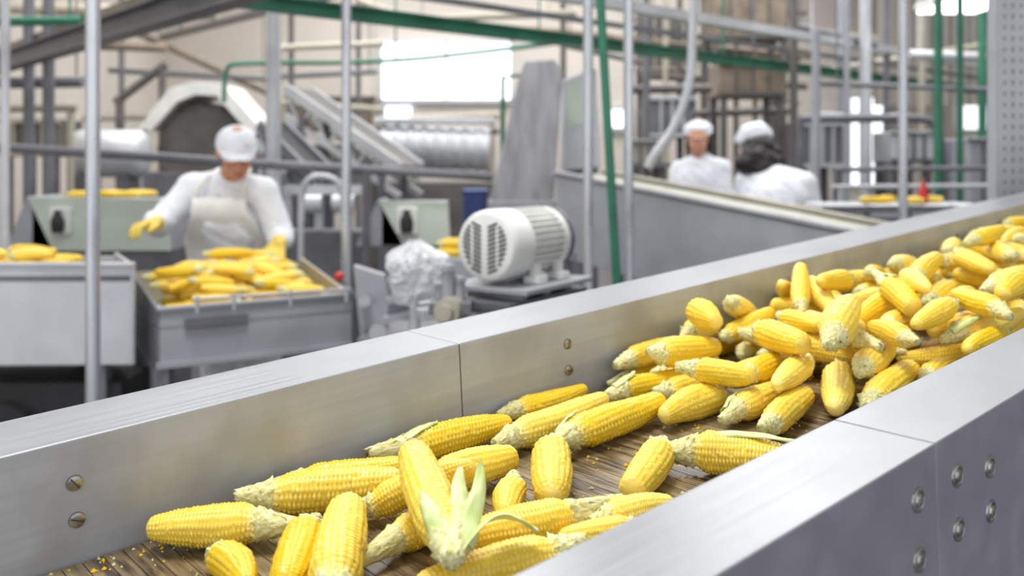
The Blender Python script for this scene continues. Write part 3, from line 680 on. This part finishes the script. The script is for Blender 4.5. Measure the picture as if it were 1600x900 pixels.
def person(label,J):
    e=thing('person',label,'person',(J['pelvis'].x,J['pelvis'].y,0))
    H=J['head'];R=oR(J['F'],J['U']); T=J['T']
    RT=Matrix((T,V((0,0,1)).cross(T).normalized(),V((0,0,1)))).transposed()
    b=MB(); k=J.get('w',1.)
    def torso(s,g):
        s.ball(J['chest'],(.160*k+g,.110+g,.175+g),RT,20,14); s.ball(J['waist'],(.140*k+g,.105+g,.17+g),RT,20,14); s.ball(J['pelvis'],(.160*k+g,.115+g,.14+g),RT,20,14)
        s.cap(J['sh'][0],J['sh'][1],.048+g*.8,.048+g*.8); s.cap(J['chest'].lerp(J['neck'],.6),J['neck'],.09+g*.5,.060+g*.2)
        for i in(0,1): s.cap(J['neck'].lerp(J['chest'],.12),J['sh'][i],.052+g*.6,.042+g*.8)
        s.cap(J['chest'],J['pelvis'],.13*k+g,.14*k+g) if g else None
    torso(b,0)
    b.cap(J['neck'],H+R@V((0,.02,-.05)),.054,.052)
    b.ball(H+R@V((0,.008,.022)),(.076,.094,.092),R,24,16); b.ball(H+R@V((0,-.022,-.045)),(.056,.064,.066),R,20,14); b.ball(H+R@V((0,-.060,-.088)),(.022,.018,.016),R)
    b.cap(H+R@V((0,-.086,.012)),H+R@V((0,-.104,-.022)),.008,.0115); b.ball(H+R@V((0,-.080,.030)),(.052,.014,.010),R)
    for sg in(-1,1):
        b.ball(H+R@V((sg*.078,.012,-.008)),(.010,.018,.030),R); b.ball(H+R@V((sg*.038,-.064,-.025)),(.020,.018,.018),R); b.ball(H+R@V((sg*.010,-.096,-.026)),(.008,.008,.007),R)
    b.ball(H+R@V((0,-.082,-.055)),(.022,.010,.006),R); b.ball(H+R@V((0,-.081,-.066)),(.019,.010,.007),R)
    for i in(0,1):
        b.cap(J['sh'][i],J['el'][i],.046,.036);b.cap(J['el'][i],J['wr'][i],.037,.026)
        hd=J['hd'][i]; hand(b,J['wr'][i],hd[0],hd[1],hd[2],hd[3])
        b.cap(J['hip'][i],J['kn'][i],.088,.056);b.cap(J['kn'][i],J['an'][i],.056,.036)
        ff=V((J['tf'].x,J['tf'].y,0)).normalized(); b.cap(J['an'][i]-V((0,0,.045))-ff*.04,J['an'][i]-V((0,0,.05))+ff*.15,.038,.028)
    bake(b,'body','skin',e,.0055)
    for i in(0,1):
        sg=(-1,1)[i]; s=MB(); s.ball(H+R@V((sg*.031,-.075,.006)),.0105); s.ball(H+R@V((sg*.031,-.0828,.005)),.0042,mi=1)
        part(s,'eye',[M['eye'],M['iris']],e,smooth=True)
        s=MB(); s.tube([H+R@V((sg*.018,-.092,.026)),H+R@V((sg*.032,-.091,.030)),H+R@V((sg*.046,-.082,.026))],.0028,8,smooth=1); part(s,'eyebrow',M['hair'],e,smooth=True)
    s=MB(); s.ball(H+R@V((0,-.091,-.060)),(.019,.005,.006),R); part(s,'mouth',M['lip'],e,smooth=True)
    c=MB(); torso(c,.020)
    for i in(0,1):
        c.cap(J['sh'][i],J['el'][i],.060,.057); f=J['sl'][i]; w=J['el'][i].lerp(J['wr'][i],f); c.cap(J['el'][i],w,.056,.046 if f<1 else .040)
    c.cap(J['hip'][0]+V((0,0,-.05)),J['hip'][0]+V((0,0,-.22)),.115,.11);c.cap(J['hip'][1]+V((0,0,-.05)),J['hip'][1]+V((0,0,-.22)),.115,.11);c.cap(J['hip'][0]+V((0,0,-.22)),J['hip'][1]+V((0,0,-.22)),.11,.11)
    for q in c.v: q+= V((noise.noise(q*7),noise.noise(q*7+V((5,5,5))),noise.noise(q*7+V((9,2,7)))))*.012
    co=bake(c,'coat','cloth',e,.010,12)
    for q in co.data.vertices:
        p=q.co; f=noise.noise(V((p.x*9,p.y*9,p.z*24+p.x*22)))+.6*(1-2*abs(noise.noise(V((p.x*14+p.z*9,p.y*14,p.z*12)))))
        q.co=p+q.normal*(.006*f+.006)
    s=MB()
    s.lathe(J['neck']+V((0,0,-.03)),(H-J['neck']),[(0,.080),(.03,.074),(.045,.068),(.04,.064),(.0,.068)],24); part(s,'collar',M['cloth'],e,smooth=True)
    t=MB()
    for i in(0,1): t.cap(J['hip'][i],J['kn'][i],.105,.078);t.cap(J['kn'][i],J['an'][i]+V((0,0,.06)),.076,.066)
    bake(t,'trousers','cloth',e,.012)
    for i in(0,1):
        s=MB(); ff=V((J['tf'].x,J['tf'].y,0)).normalized(); a=J['an'][i]; s.cap(a-V((0,0,.032))-ff*.045,a-V((0,0,.04))+ff*.16,.046,.038); s.cap(a-V((0,0,.03)),a+V((0,0,.22)),.05,.062); bake(s,'boot','white',e,.01)
        if J.get('glove'):
            s=MB(); hd=J['hd'][i]; hand(s,J['wr'][i],hd[0],hd[1],hd[2],hd[3],.0035); a=J['wr'][i]; s.cap(a,a+(J['el'][i]-a).normalized()*.06,.031,.038); bake(s,'glove','glove',e,.0045,1)
    return e,R
J=dict(pelvis=V((-1.29,4.28,.93)),waist=V((-1.29,4.22,1.09)),chest=V((-1.285,4.09,1.265)),neck=V((-1.25,3.98,1.41)),head=V((-1.195,3.89,1.532)),
 F=V((.34,-.84,-.40)),U=V((.14,-.36,.90)),T=V((1,-.10,-.03)).normalized(),tf=V((0,-1,0)),
 sh=[V((-1.430,4.03,1.375)),V((-1.105,4.00,1.355))],el=[V((-1.565,3.98,1.22)),V((-1.030,4.0,1.15))],wr=[V((-1.50,3.78,1.235)),V((-1.0,3.82,1.135))],
 hd=[((-.35,-.85,-.05),(.1,-.3,-1),(1,0,.2),.5),((.05,-.75,-.6),(-.3,.3,-.8),(-1,0,0),.45)],sl=[.8,.35],
 hip=[V((-1.38,4.28,.90)),V((-1.20,4.28,.90))],kn=[V((-1.40,4.25,.49)),V((-1.18,4.25,.49))],an=[V((-1.41,4.29,.09)),V((-1.17,4.29,.09))],glove=1,w=1.0)
P1,R=person('worker in white cap and apron leaning over corn, yellow gloves',J)
H=J['head']
s=MB(); n=32; c=H+R@V((0,.010,.044))
P=[];K=10
for i in range(K+1):
    a=(math.pi/2)*i/K
    for j in range(n):
        b=2*math.pi*j/n; q=1+.05*noise.noise(V((math.cos(b)*2,math.sin(b)*2,a*3)))
        P.append(c+R@V((.088*math.cos(a)**.7*math.cos(b)*q,.104*math.cos(a)**.7*math.sin(b)*q,.078*math.sin(a)-.012)))
s.add(P,[[i*n+j,i*n+(j+1)%n,(i+1)*n+(j+1)%n,(i+1)*n+j] for i in range(K) for j in range(n)])
part(s,'cap_crown',M['cloth'],P1,smooth=True)
s=MB(); P=[];m_=15
for i in range(5):
    for j in range(m_):
        b=math.pi*(1+ (j/(m_-1))); f=i/4
        P.append(c+R@V((.087*math.cos(b)*(1-.16*f),.103*math.sin(b)-f*.046*max(0,-math.sin(b))**.5,-.010-f*.012-f*.020*(abs(math.cos(b))))))
s.add(P,[[i*m_+j,i*m_+j+1,(i+1)*m_+j+1,(i+1)*m_+j] for i in range(4) for j in range(m_-1)])
o=part(s,'cap_brim',M['cloth'],P1,smooth=True); md=o.modifiers.new('t','SOLIDIFY');md.thickness=.003
s=MB(); q=c+R@V((.030,-.095,.026)); s.box(q,(.003,.004,.012),R); s.box(q+R@V((.007,.003,-.005)),(.009,.004,.003),R); s.box(q+R@V((.012,.005,.001)),(.003,.004,.007),R); part(s,'cap_emblem',M['emblem'],P1)
s=MB(); s.ball(H+R@V((0,.026,.0)),(.080,.078,.072),R,24,16); part(s,'hair',M['hair'],P1,smooth=True)
s=MB(); P=[];n=21;K=24
for i in range(K+1):
    z=1.335-.76*i/K
    c_=J['chest'].lerp(J['waist'],min(1,max(0,(1.27-z)/.18))) if z>1.09 else J['waist'].lerp(J['pelvis'],min(1,(1.09-z)/.16))
    hw=.12+.085*sm((1.30-z)/.2)
    for j in range(n):
        a=(j/(n-1)-.5)*2; x=a*hw; y=-(.176+.008*math.sin(a*7+i*.3)+.010*noise.noise(V((a*2,i*.3,1))))*math.sqrt(max(.05,1-(x/.25)**2)); P.append(V((c_.x+x,c_.y+y,z)))
s.add(P,[[i*n+j,i*n+j+1,(i+1)*n+j+1,(i+1)*n+j] for i in range(K) for j in range(n-1)])
o=part(s,'apron',M['apron'],P1,smooth=True); md=o.modifiers.new('t','SOLIDIFY');md.thickness=.004
for sg in(-1,1): s=MB(); s.tube([V((J['chest'].x+sg*.11,J['chest'].y-.155,1.33)),V((J['neck'].x+sg*.09,J['neck'].y-.09,1.42)),V((J['neck'].x+sg*.07,J['neck'].y+.06,1.46))],.008,8,smooth=2); part(s,'apron_strap',M['apron'],P1,smooth=True)
def woman(label,x,y,z,F,headF,w,lean=0.,hs=V((0,0,0))):
    F=V(F).normalized(); rt=F.cross(V((0,0,1))).normalized()
    c=V((x,y,0)); up=V((0,0,1)); ln=F*lean
    J=dict(pelvis=c+up*(z-.80),waist=c+up*(z-.62)+ln*.25,chest=c+up*(z-.42)+F*.02+ln*.6,neck=c+up*(z-.245)+F*.03+ln*.95+hs*.4,head=c+up*(z-.13)+F*.06+ln*1.2+hs,F=V(headF),U=V((0,0,1)),T=rt,tf=F,
     sh=[c-rt*.155*w+up*(z-.32)+F*.02+ln*.8,c+rt*.155*w+up*(z-.32)+F*.02+ln*.8],
     el=[c-rt*.20*w+up*(z-.57)+F*.06+ln*.8,c+rt*.20*w+up*(z-.57)+F*.06+ln*.8],wr=[c-rt*.12+up*(z-.62)+F*.28+ln*.8,c+rt*.12+up*(z-.62)+F*.28+ln*.8],
     hd=[(F,(0,0,-1),rt,.5),(F,(0,0,-1),-rt,.5)],sl=[1.,1.],hip=[c-rt*.085+up*(z-.84),c+rt*.085+up*(z-.84)],kn=[c-rt*.09+up*(.48),c+rt*.09+up*.48],an=[c-rt*.09+up*.09,c+rt*.09+up*.09],w=w)
    e,R=person(label,J); return e,R,J
P2,R,J=woman('woman in white coat and hair net beside the chute',1.29,6.1,1.755,(-.5,-.8,0),(-.25,-.92,-.15),.92)
H=J['head']; s=MB(); s.ball(H+R@V((0,.028,.026)),(.091,.094,.090),R,24,16); s.ball(H+R@V((-.070,.004,-.02)),(.020,.045,.062),R); s.ball(H+R@V((.070,.004,-.02)),(.020,.045,.062),R); bake(s,'hair','hair',P2,.009,1)
s=MB(); s.ball(H+R@V((0,.040,.084)),(.094,.096,.052),R,28,18)
for q in s.v: q+=V((noise.noise(q*24),noise.noise(q*24+V((3,3,3))),noise.noise(q*24+V((7,7,7)))))*.008
s.lathe(H+R@V((0,.026,.062)),R@V((0,-.25,1)),[(0,.092),(.01,.094),(.014,.090)],28); part(s,'cap',M['cloth'],P2,smooth=True)
P3,R,J=woman('woman seen from behind, white coat, white cap, bushy dark hair',1.48,5.2,1.68,(.45,.85,0),(-.35,.9,-.45),1.14,lean=.26,hs=V((-.15,0,.01)))
H=J['head']; s=MB()
for (dx,dy,dz,r) in((0,.03,-.01,.105),(-.05,.05,-.06,.08),(.06,.05,-.07,.085),(0,.06,-.11,.085),(.11,.02,-.10,.07),(-.10,.02,-.09,.06),(.04,.07,-.15,.07)): s.ball(H+R@V((dx,dy,dz)),r,n=18,k=12)
for q in s.v: q+=V((noise.noise(q*30),noise.noise(q*30+V((3,3,3))),noise.noise(q*30+V((7,7,7)))))*.026
bake(s,'hair','hair',P3,.009,1)
s=MB(); s.ball(H+R@V((0,.020,.085)),(.112,.115,.082),R,28,18)
for q in s.v: q+=V((noise.noise(q*22),noise.noise(q*22+V((3,3,3))),noise.noise(q*22+V((7,7,7)))))*.014
s.lathe(H+R@V((0,.02,.05)),R@V((0,0,1)),[(0,.106),(.012,.109),(.018,.104)],28); part(s,'cap',M['cloth'],P3,smooth=True)

# ------------------------------------------------------------ background machinery
e=thing('inclined_chute','grey steel inclined chute with tan rim','chute',(.9,4.2,0))
a=W(868,268,4.8);b=W(1345,362,3.62); dr=(b-a).normalized(); sd=V((-dr.y,dr.x,0)).normalized()
if sd.y<0: sd=-sd
wd=.40
s=MB(); lo=V((0,0,-.45)); s.prism([a,b,b+lo,a+lo],sd*.006); part(s,'side_panel',M['grey'],e,bevel=.002)
s=MB(); s.prism([a+sd*wd,b+sd*wd,b+sd*wd+lo,a+sd*wd+lo],sd*.006); part(s,'side_panel',M['grey'],e)
s=MB(); s.prism([a+lo*.06,b+lo*.06,b+sd*wd+lo*.06,a+sd*wd+lo*.06],(0,0,.01)); part(s,'chute_floor',M['olive'],e)
s=MB(); s.beam(a,b,.035,.014); part(s,'rim',M['lgrey'],e); s=MB(); s.beam(a+sd*wd,b+sd*wd,.05,.014); part(s,'rim',M['tan'],e)
for q in(.08,.5,.93):
    for k in(.02,wd-.02):
        p=a.lerp(b,q)+sd*k+lo; s=MB(); s.box((p.x,p.y,p.z/2+.02),(.045,.045,p.z+.04)); part(s,'leg',M['dgrey'],e)
e=thing('bucket_elevator','tall leaning grey wrapped elevator casing','elevator',(.05,5.0,0))
s=MB(); P=[W(762,325,5),W(865,322,5),W(880,108,5),W(866,92,5),W(820,95,5),W(810,125,5)]; s.prism(P,(0,.35,0)); part(s,'casing',M['wrap'],e,bevel=.012)
s=MB(); P=[W(770,320,5.02),W(860,320,5.02)]; s.box((P[0]+P[1])/2-V((0,-.18,.1)),(.38,.42,.25)); part(s,'boot_section',M['grey'],e,bevel=.01)
for x in(-.12,.2):
    s=MB(); s.box((x,5.18,.5),(.06,.06,1.02)); part(s,'leg',M['dgrey'],e)
s=MB(); q=W(858,108,5); s.cyl(q+V((0,.02,0)),q+V((0,.4,0)),.05,n=24); part(s,'head_pulley',M['lgrey'],e,smooth=True)
def pale_box(u0,u1,v0,v1,d,label,lamp):
    p=W((u0+u1)/2,v1,d); e=thing('machine_cabinet',label,'cabinet',(p.x,d,0))
    s=MB(); P=[W(u0,v0,d),W(u1,v0+4,d),W(u1+4,v1,d),W(u0+40,v1,d)]; s.prism(P,(0,.012,0)); part(s,'front_panel',M['pgreen'],e,bevel=.003)
    s=MB(); P=[W(u0-34,v1,d+.02),W(u0,v0,d+.02),W(u0+42,v1,d+.02)]; s.prism(P,(0,.35,0))
    a=W(u0,v0,d);b=W(u1,v1,d); s.box(((a.x+b.x)/2,d+.2,(a.z+b.z)/2-.01),(b.x-a.x-.04,.36,a.z-b.z-.02)); part(s,'cabinet_body',M['grey'],e)
    s=MB(); c=V(((a.x+b.x)/2,d+.2,b.z/2)); s.box(c,(b.x-a.x,.34,b.z)); part(s,'base',M['dgrey'],e)
    q=W(lamp,345,d); s=MB(); s.box(q-V((0,.015,.0)),(.11,.03,.14)); part(s,'lamp_frame',M['white'],e,bevel=.004)
    s=MB(); s.lathe(q+V((0,-.05,-.06)),(0,0,1),[(0,.03),(.05,.036),(.08,.03),(.10,.018),(.12,.018),(.12,0)],20); part(s,'inspection_lamp',M['black'],e,smooth=True)
pale_box(42,262,307,392,4.9,'pale green machine cabinet with a dark inspection lamp',97)
pale_box(590,700,312,384,4.75,'small pale green machine cabinet with a dark inspection lamp',637)
for i in range(12):
    a=W(108+i*9,298,4.98+.05*(i%4)); a.z=W(0,307,4.9).z+.008; d=V((.14,r2.uniform(-.03,.03),0)); place_cob(dict(p=a,q=a+d,R=.020,s=.02),Matrix.Identity(4),EARL,'corn cobs on the pale cabinet','greenish yellow corn cob on the pale green cabinet',i,r2)
s=MB(); c=W(712,388,4.4); s.box((c.x,4.48,c.z/2-.03),(.22,.3,c.z-.02)); o=s.build('corn_tray',M['grey'],bevel=.01); o['label']='grey metal tray holding a few corn cobs';o['category']='tray'
ztop=(c.z/2-.03)+(c.z-.02)/2
for i in range(9):
    lay=i//5; a=V((c.x-.08+.01*(i%3),4.38+.046*(i%5)+.023*lay,ztop+.023+.036*lay)); d=V((.14,0,0)); place_cob(dict(p=a,q=a+d,R=.023,s=.02),Matrix.Identity(4),EARL,'corn cobs on the metal tray','yellow corn cob on a grey metal tray',i,r2)
s=MB(); c=W(742,300,5.45); s.box((c.x,5.55,c.z/2),(.14,.2,c.z)); s.box((c.x,5.55,c.z),(.16,.22,.03)); s.box((c.x,5.55,c.z*.6),(.16,.22,.03)); o=s.build('plastic_bin',M['blue'],bevel=.02); o['label']='dark blue tall plastic bin beside the elevator';o['category']='bin'
e=thing('husking_machine','large machine with white angular hood over a dark drum','machine',(-2.4,7.2,0)); d=7.3
s=MB(); hp=[(216,200),(264,138),(300,128),(346,130),(412,205)]; ip=[(236,205),(276,160),(305,148),(338,150),(392,212)]
for i in range(4): s.prism([W(*hp[i],d),W(*hp[i+1],d),W(*ip[i+1],d),W(*ip[i],d)],(0,.6,0))
part(s,'hood',M['white'],e,bevel=.005)
s=MB(); c=W(318,232,d+.1); s.cyl(c,c+V((0,.6,0)),.37,n=36)
for k in range(12):
    t=k*math.pi/6; s.box(c+V((math.cos(t)*.37,.3,math.sin(t)*.37)),(.03,.6,.03))
part(s,'drum',M['shade'],e,smooth=True)
s=MB(); a=W(205,270,d);b=W(425,270,d); s.box(((a.x+b.x)/2,d+.35,.72),(b.x-a.x,.7,1.36)); part(s,'base',M['dgrey'],e,bevel=.01)
for u in(215,415): s=MB(); p=W(u,200,d); s.box((p.x,d+.02,p.z/2),(.09,.09,p.z)); part(s,'frame_post',M['lgrey'],e)
e=thing('steel_tank','pale grey horizontal steel tank on legs','tank',V((W(175,300,6.3).x,6.3,0)))
a=W(120,240,6.4);b=W(225,240,6.4); s=MB(); s.lathe(a,b-a,[(-.03,.0),(-.02,.1),(.0,.15),(.03,.17),((b-a).length-.03,.17),((b-a).length,.15),((b-a).length+.02,.1),((b-a).length+.03,0)],32); part(s,'tank_shell',M['lgrey'],e,smooth=True)
for q in(a+V((.1,0,0)),b-V((.1,0,0))): s=MB(); s.box((q.x,6.4,(q.z-.1)/2),(.06,.2,q.z-.1)); part(s,'leg',M['dgrey'],e)
def truss(u0,v0,u1,v1,d0,d1,label,m1,m2,h=.2,wd=.5):
    a=W(u0,v0,d0);b=W(u1,v1,d1); e=thing('inclined_conveyor',label,'conveyor',((a.x+b.x)/2,(a.y+b.y)/2,0)); dr=(b-a).normalized(); sd=V((-dr.y,dr.x,0)).normalized()
    if sd.y<0: sd=-sd
    for k in(0,wd):
        s=MB(); o_=sd*k; s.beam(a+o_,b+o_,.03,h*.35); lo=V((0,0,-h)); s.beam(a+o_+lo,b+o_+lo,.03,h*.2); n=int((b-a).length/.25)
        for i in range(n):
            p=a.lerp(b,i/n)+o_;q=a.lerp(b,(i+.5)/n)+o_;r=a.lerp(b,(i+1)/n)+o_; s.beam(p,q+lo,.015,.02);s.beam(q+lo,r,.015,.02)
        part(s,'side_frame',M[m1],e)
    s=MB(); s.prism([a,b,b+sd*wd,a+sd*wd],(0,0,.015)); part(s,'belt',M[m2],e)
    for q in(.15,.85):
        for k in(0,wd): p=a.lerp(b,q); s=MB(); s.box((p.x+sd.x*k,p.y+sd.y*k,p.z/2-h*.3),(.05,.05,p.z-h*.6)); part(s,'leg',M['dgrey'],e)
truss(446,138,625,262,6.5,6.2,'inclined conveyor with light grey frame','lgrey','shade',wd=.35)
truss(405,195,490,280,5.75,5.45,'short inclined conveyor with dark frame','dgrey','black',wd=.2)
e=thing('barrel_washer','pale grey ribbed barrel washer on a frame','machine',(-.75,7.4,0)); a=W(598,228,7.4);b=W(765,234,7.4);L=(b-a).length
pr=[(0,.05),(0,.17)]
for i in range(8): t=L*i/8; pr+=[(t+.01,.19),(t+.03,.19),(t+.035,.175),(t+L/8-.005,.175)]
pr+=[(L,.17),(L,.0)]
s=MB(); s.lathe(a,b-a,pr,32); part(s,'barrel',M['lgrey'],e,smooth=True)
s=MB(); s.box(((a.x+b.x)/2,7.4,.66),(L+.1,.4,1.32)); part(s,'frame',M['shade'],e,bevel=.01)
s=MB(); s.box(((a.x+b.x)/2,7.3,a.z+.2),(L+.1,.1,.05)); part(s,'spray_bar',M['lgrey'],e,bevel=.01)
e=thing('control_cabinet','pale grey slanted control cabinet','cabinet',(.4,5.7,0)); s=MB(); P=[W(878,125,5.7),W(932,105,5.7),W(938,262,5.7),W(880,268,5.7)]; s.prism(P,(0,.3,0)); part(s,'cabinet_body',M['lgrey'],e,bevel=.01)
s=MB(); P=[W(884,135,5.69),W(926,120,5.69),W(930,190,5.69),W(886,200,5.69)]; s.prism(P,(0,.01,0)); part(s,'door',M['pgreen'],e)
s=MB(); p=W(908,260,5.85); s.box((p.x,p.y,p.z/2),(.2,.2,p.z)); part(s,'pedestal',M['dgrey'],e)
e=thing('processing_line','long grey processing machine behind the worker','machine',(-1.3,5.2,0))
s=MB(); a=W(440,330,5.05);b=W(570,330,5.05); s.box(((a.x+b.x)/2,5.15,.55),(b.x-a.x,.2,1.1)); part(s,'machine_body',M['dgrey'],e,bevel=.01)
for i in range(3):
    p=W(450+i*48,300,5.1); s=MB(); s.box((p.x,5.1,1.2),(.04,.04,.25)); part(s,'frame_post',M['lgrey'],e)
s=MB(); s.box(((a.x+b.x)/2,5.1,1.33),(b.x-a.x,.06,.05)); part(s,'top_bar',M['lgrey'],e)
for i in range(2): p=W(470+i*50,318,5.03); s=MB(); s.cyl(p,p+V((.12,0,0)),.05,n=20); part(s,'roller',M['lgrey'],e,smooth=True)
def block(name,label,cat,u0,u1,v0,v1,d,dep,m,trim='dgrey'):
    a=W(u0,v0,d);b=W(u1,v1,d); e=thing(name,label,cat,((a.x+b.x)/2,d+dep/2,0))
    w=b.x-a.x;hh=a.z-b.z; s=MB(); s.box(((a.x+b.x)/2,d+dep/2,(a.z+b.z)/2),(w,dep,hh)); part(s,'casing',M[m],e,bevel=.015)
    s=MB()
    for k in range(1,4): s.box((a.x+w*k/4,d-.008,(a.z+b.z)/2),(.02,.016,hh*.96))
    s.box(((a.x+b.x)/2,d-.01,a.z-.02),(w+.03,.03,.03)); s.box(((a.x+b.x)/2,d-.01,b.z+.02),(w+.03,.03,.03)); part(s,'trim_bar',M[trim],e)
    if b.z>.1:
        for x in(a.x+.04,b.x-.04):
            for y in(d+.04,d+dep-.04): s=MB(); s.box((x,y,b.z/2),(.05,.05,b.z)); part(s,'leg',M['shade'],e)
block('machine_housing','rusty brown machine housing high on a frame','machine',1112,1232,-40,60,8.7,.5,'brass','shade')
block('machine_housing','dark grey machine housing behind the women','machine',1015,1085,150,215,7.8,.5,'dgrey','lgrey')
block('machine_housing','dark iron machine housing with light bars','machine',1000,1090,20,110,10.2,.4,'shade','tan')
block('machine_housing','tan machine housing with dark bars','machine',1125,1228,95,150,7.7,.5,'brass','shade')
block('machine_housing','grey machine housing beside the window','machine',1250,1318,190,262,7.3,.4,'dgrey','lgrey')
block('machine_housing','pale steel machine housing on a frame','machine',1395,1460,205,255,6.8,.4,'lgrey')
block('machine_housing','dark machine housing on tall frame','machine',0,90,185,245,6.6,.4,'shade','tan')
block('machine_housing','grey machine housing beside the column','machine',1515,1600,215,330,5.9,.4,'grey')
block('work_table','grey steel work table behind the conveyor','table',1290,1550,320,350,4.55,.35,'lgrey')
block('machine_housing','tan machine housing beside the chute','machine',985,1045,218,262,6.7,.4,'tan')
block('machine_housing','haze-paled dark machine housing under the trusses','machine',470,590,225,290,9.0,.4,'shade','dgrey')
block('machine_housing','dusty tan machine housing by the back wall','machine',445,585,150,205,10.6,.4,'brass','shade')
tz=W(0,320,4.55).z
for i in range(6):
    a=V((1.80+.07*i,4.62+.05*(i%3),tz+.022)); d=V((.1,.05*(-1)**i,0)); place_cob(dict(p=a,q=a+d,R=.020,s=.02),Matrix.Identity(4),EARL,'corn cobs on the work table','yellow corn cob on the steel work table',i,r2)
bx=W(1443,0,4.7).x; e=thing('squeeze_bottle','small red squeeze bottle with pointed nozzle','bottle',(bx,4.7,tz)); s=MB(); s.lathe((bx,4.7,tz),(0,0,1),[(0,.020),(.005,.023),(.07,.023),(.085,.014)],20); part(s,'bottle_body',M['red'],e,smooth=True)
s=MB(); s.lathe((bx,4.7,tz+.085),(0,0,1),[(0,.014),(.012,.012),(.04,.003)],16); part(s,'nozzle',M['red'],e,smooth=True)

# ------------------------------------------------------------ lights
w=bpy.data.worlds.new('world'); sc.world=w; w.use_nodes=True
bg=w.node_tree.nodes['Background']; bg.inputs[0].default_value=(.95,.97,1,1); bg.inputs[1].default_value=1.3
def area(loc,rot,size,power,col=(1,1,1),sy=None):
    l=bpy.data.lights.new('lamp','AREA'); l.size=size; l.energy=power; l.color=col
    if sy: l.shape='RECTANGLE'; l.size_y=sy
    o=bpy.data.objects.new('area_light',l); sc.collection.objects.link(o); o.location=loc; o.rotation_euler=rot
area((-.6,1.4,4.4),(0,0,0),1.2,120,(1,.995,.98),1.2)
area((-2,6.0,4.7),(0,0,0),4,275,(1,1,1),4)
area((3,7,4.7),(0,0,0),4,275,(1,1,1),4)
area((0,10.8,4.7),(0,0,0),7,280,(1,1,1),2.5)
# ------------------------------------------------------------ camera
cd=bpy.data.cameras.new('camera'); co=bpy.data.objects.new('camera',cd); sc.collection.objects.link(co); sc.camera=co
cd.sensor_width=36; cd.lens=FP/1600*36; cd.shift_y=-(450-HZ)/1600; cd.clip_start=.05
co.location=(0,0,CZ); co.rotation_euler=(math.pi/2,0,0)
cd.dof.use_dof=True; cd.dof.focus_distance=.95; cd.dof.aperture_fstop=4.0
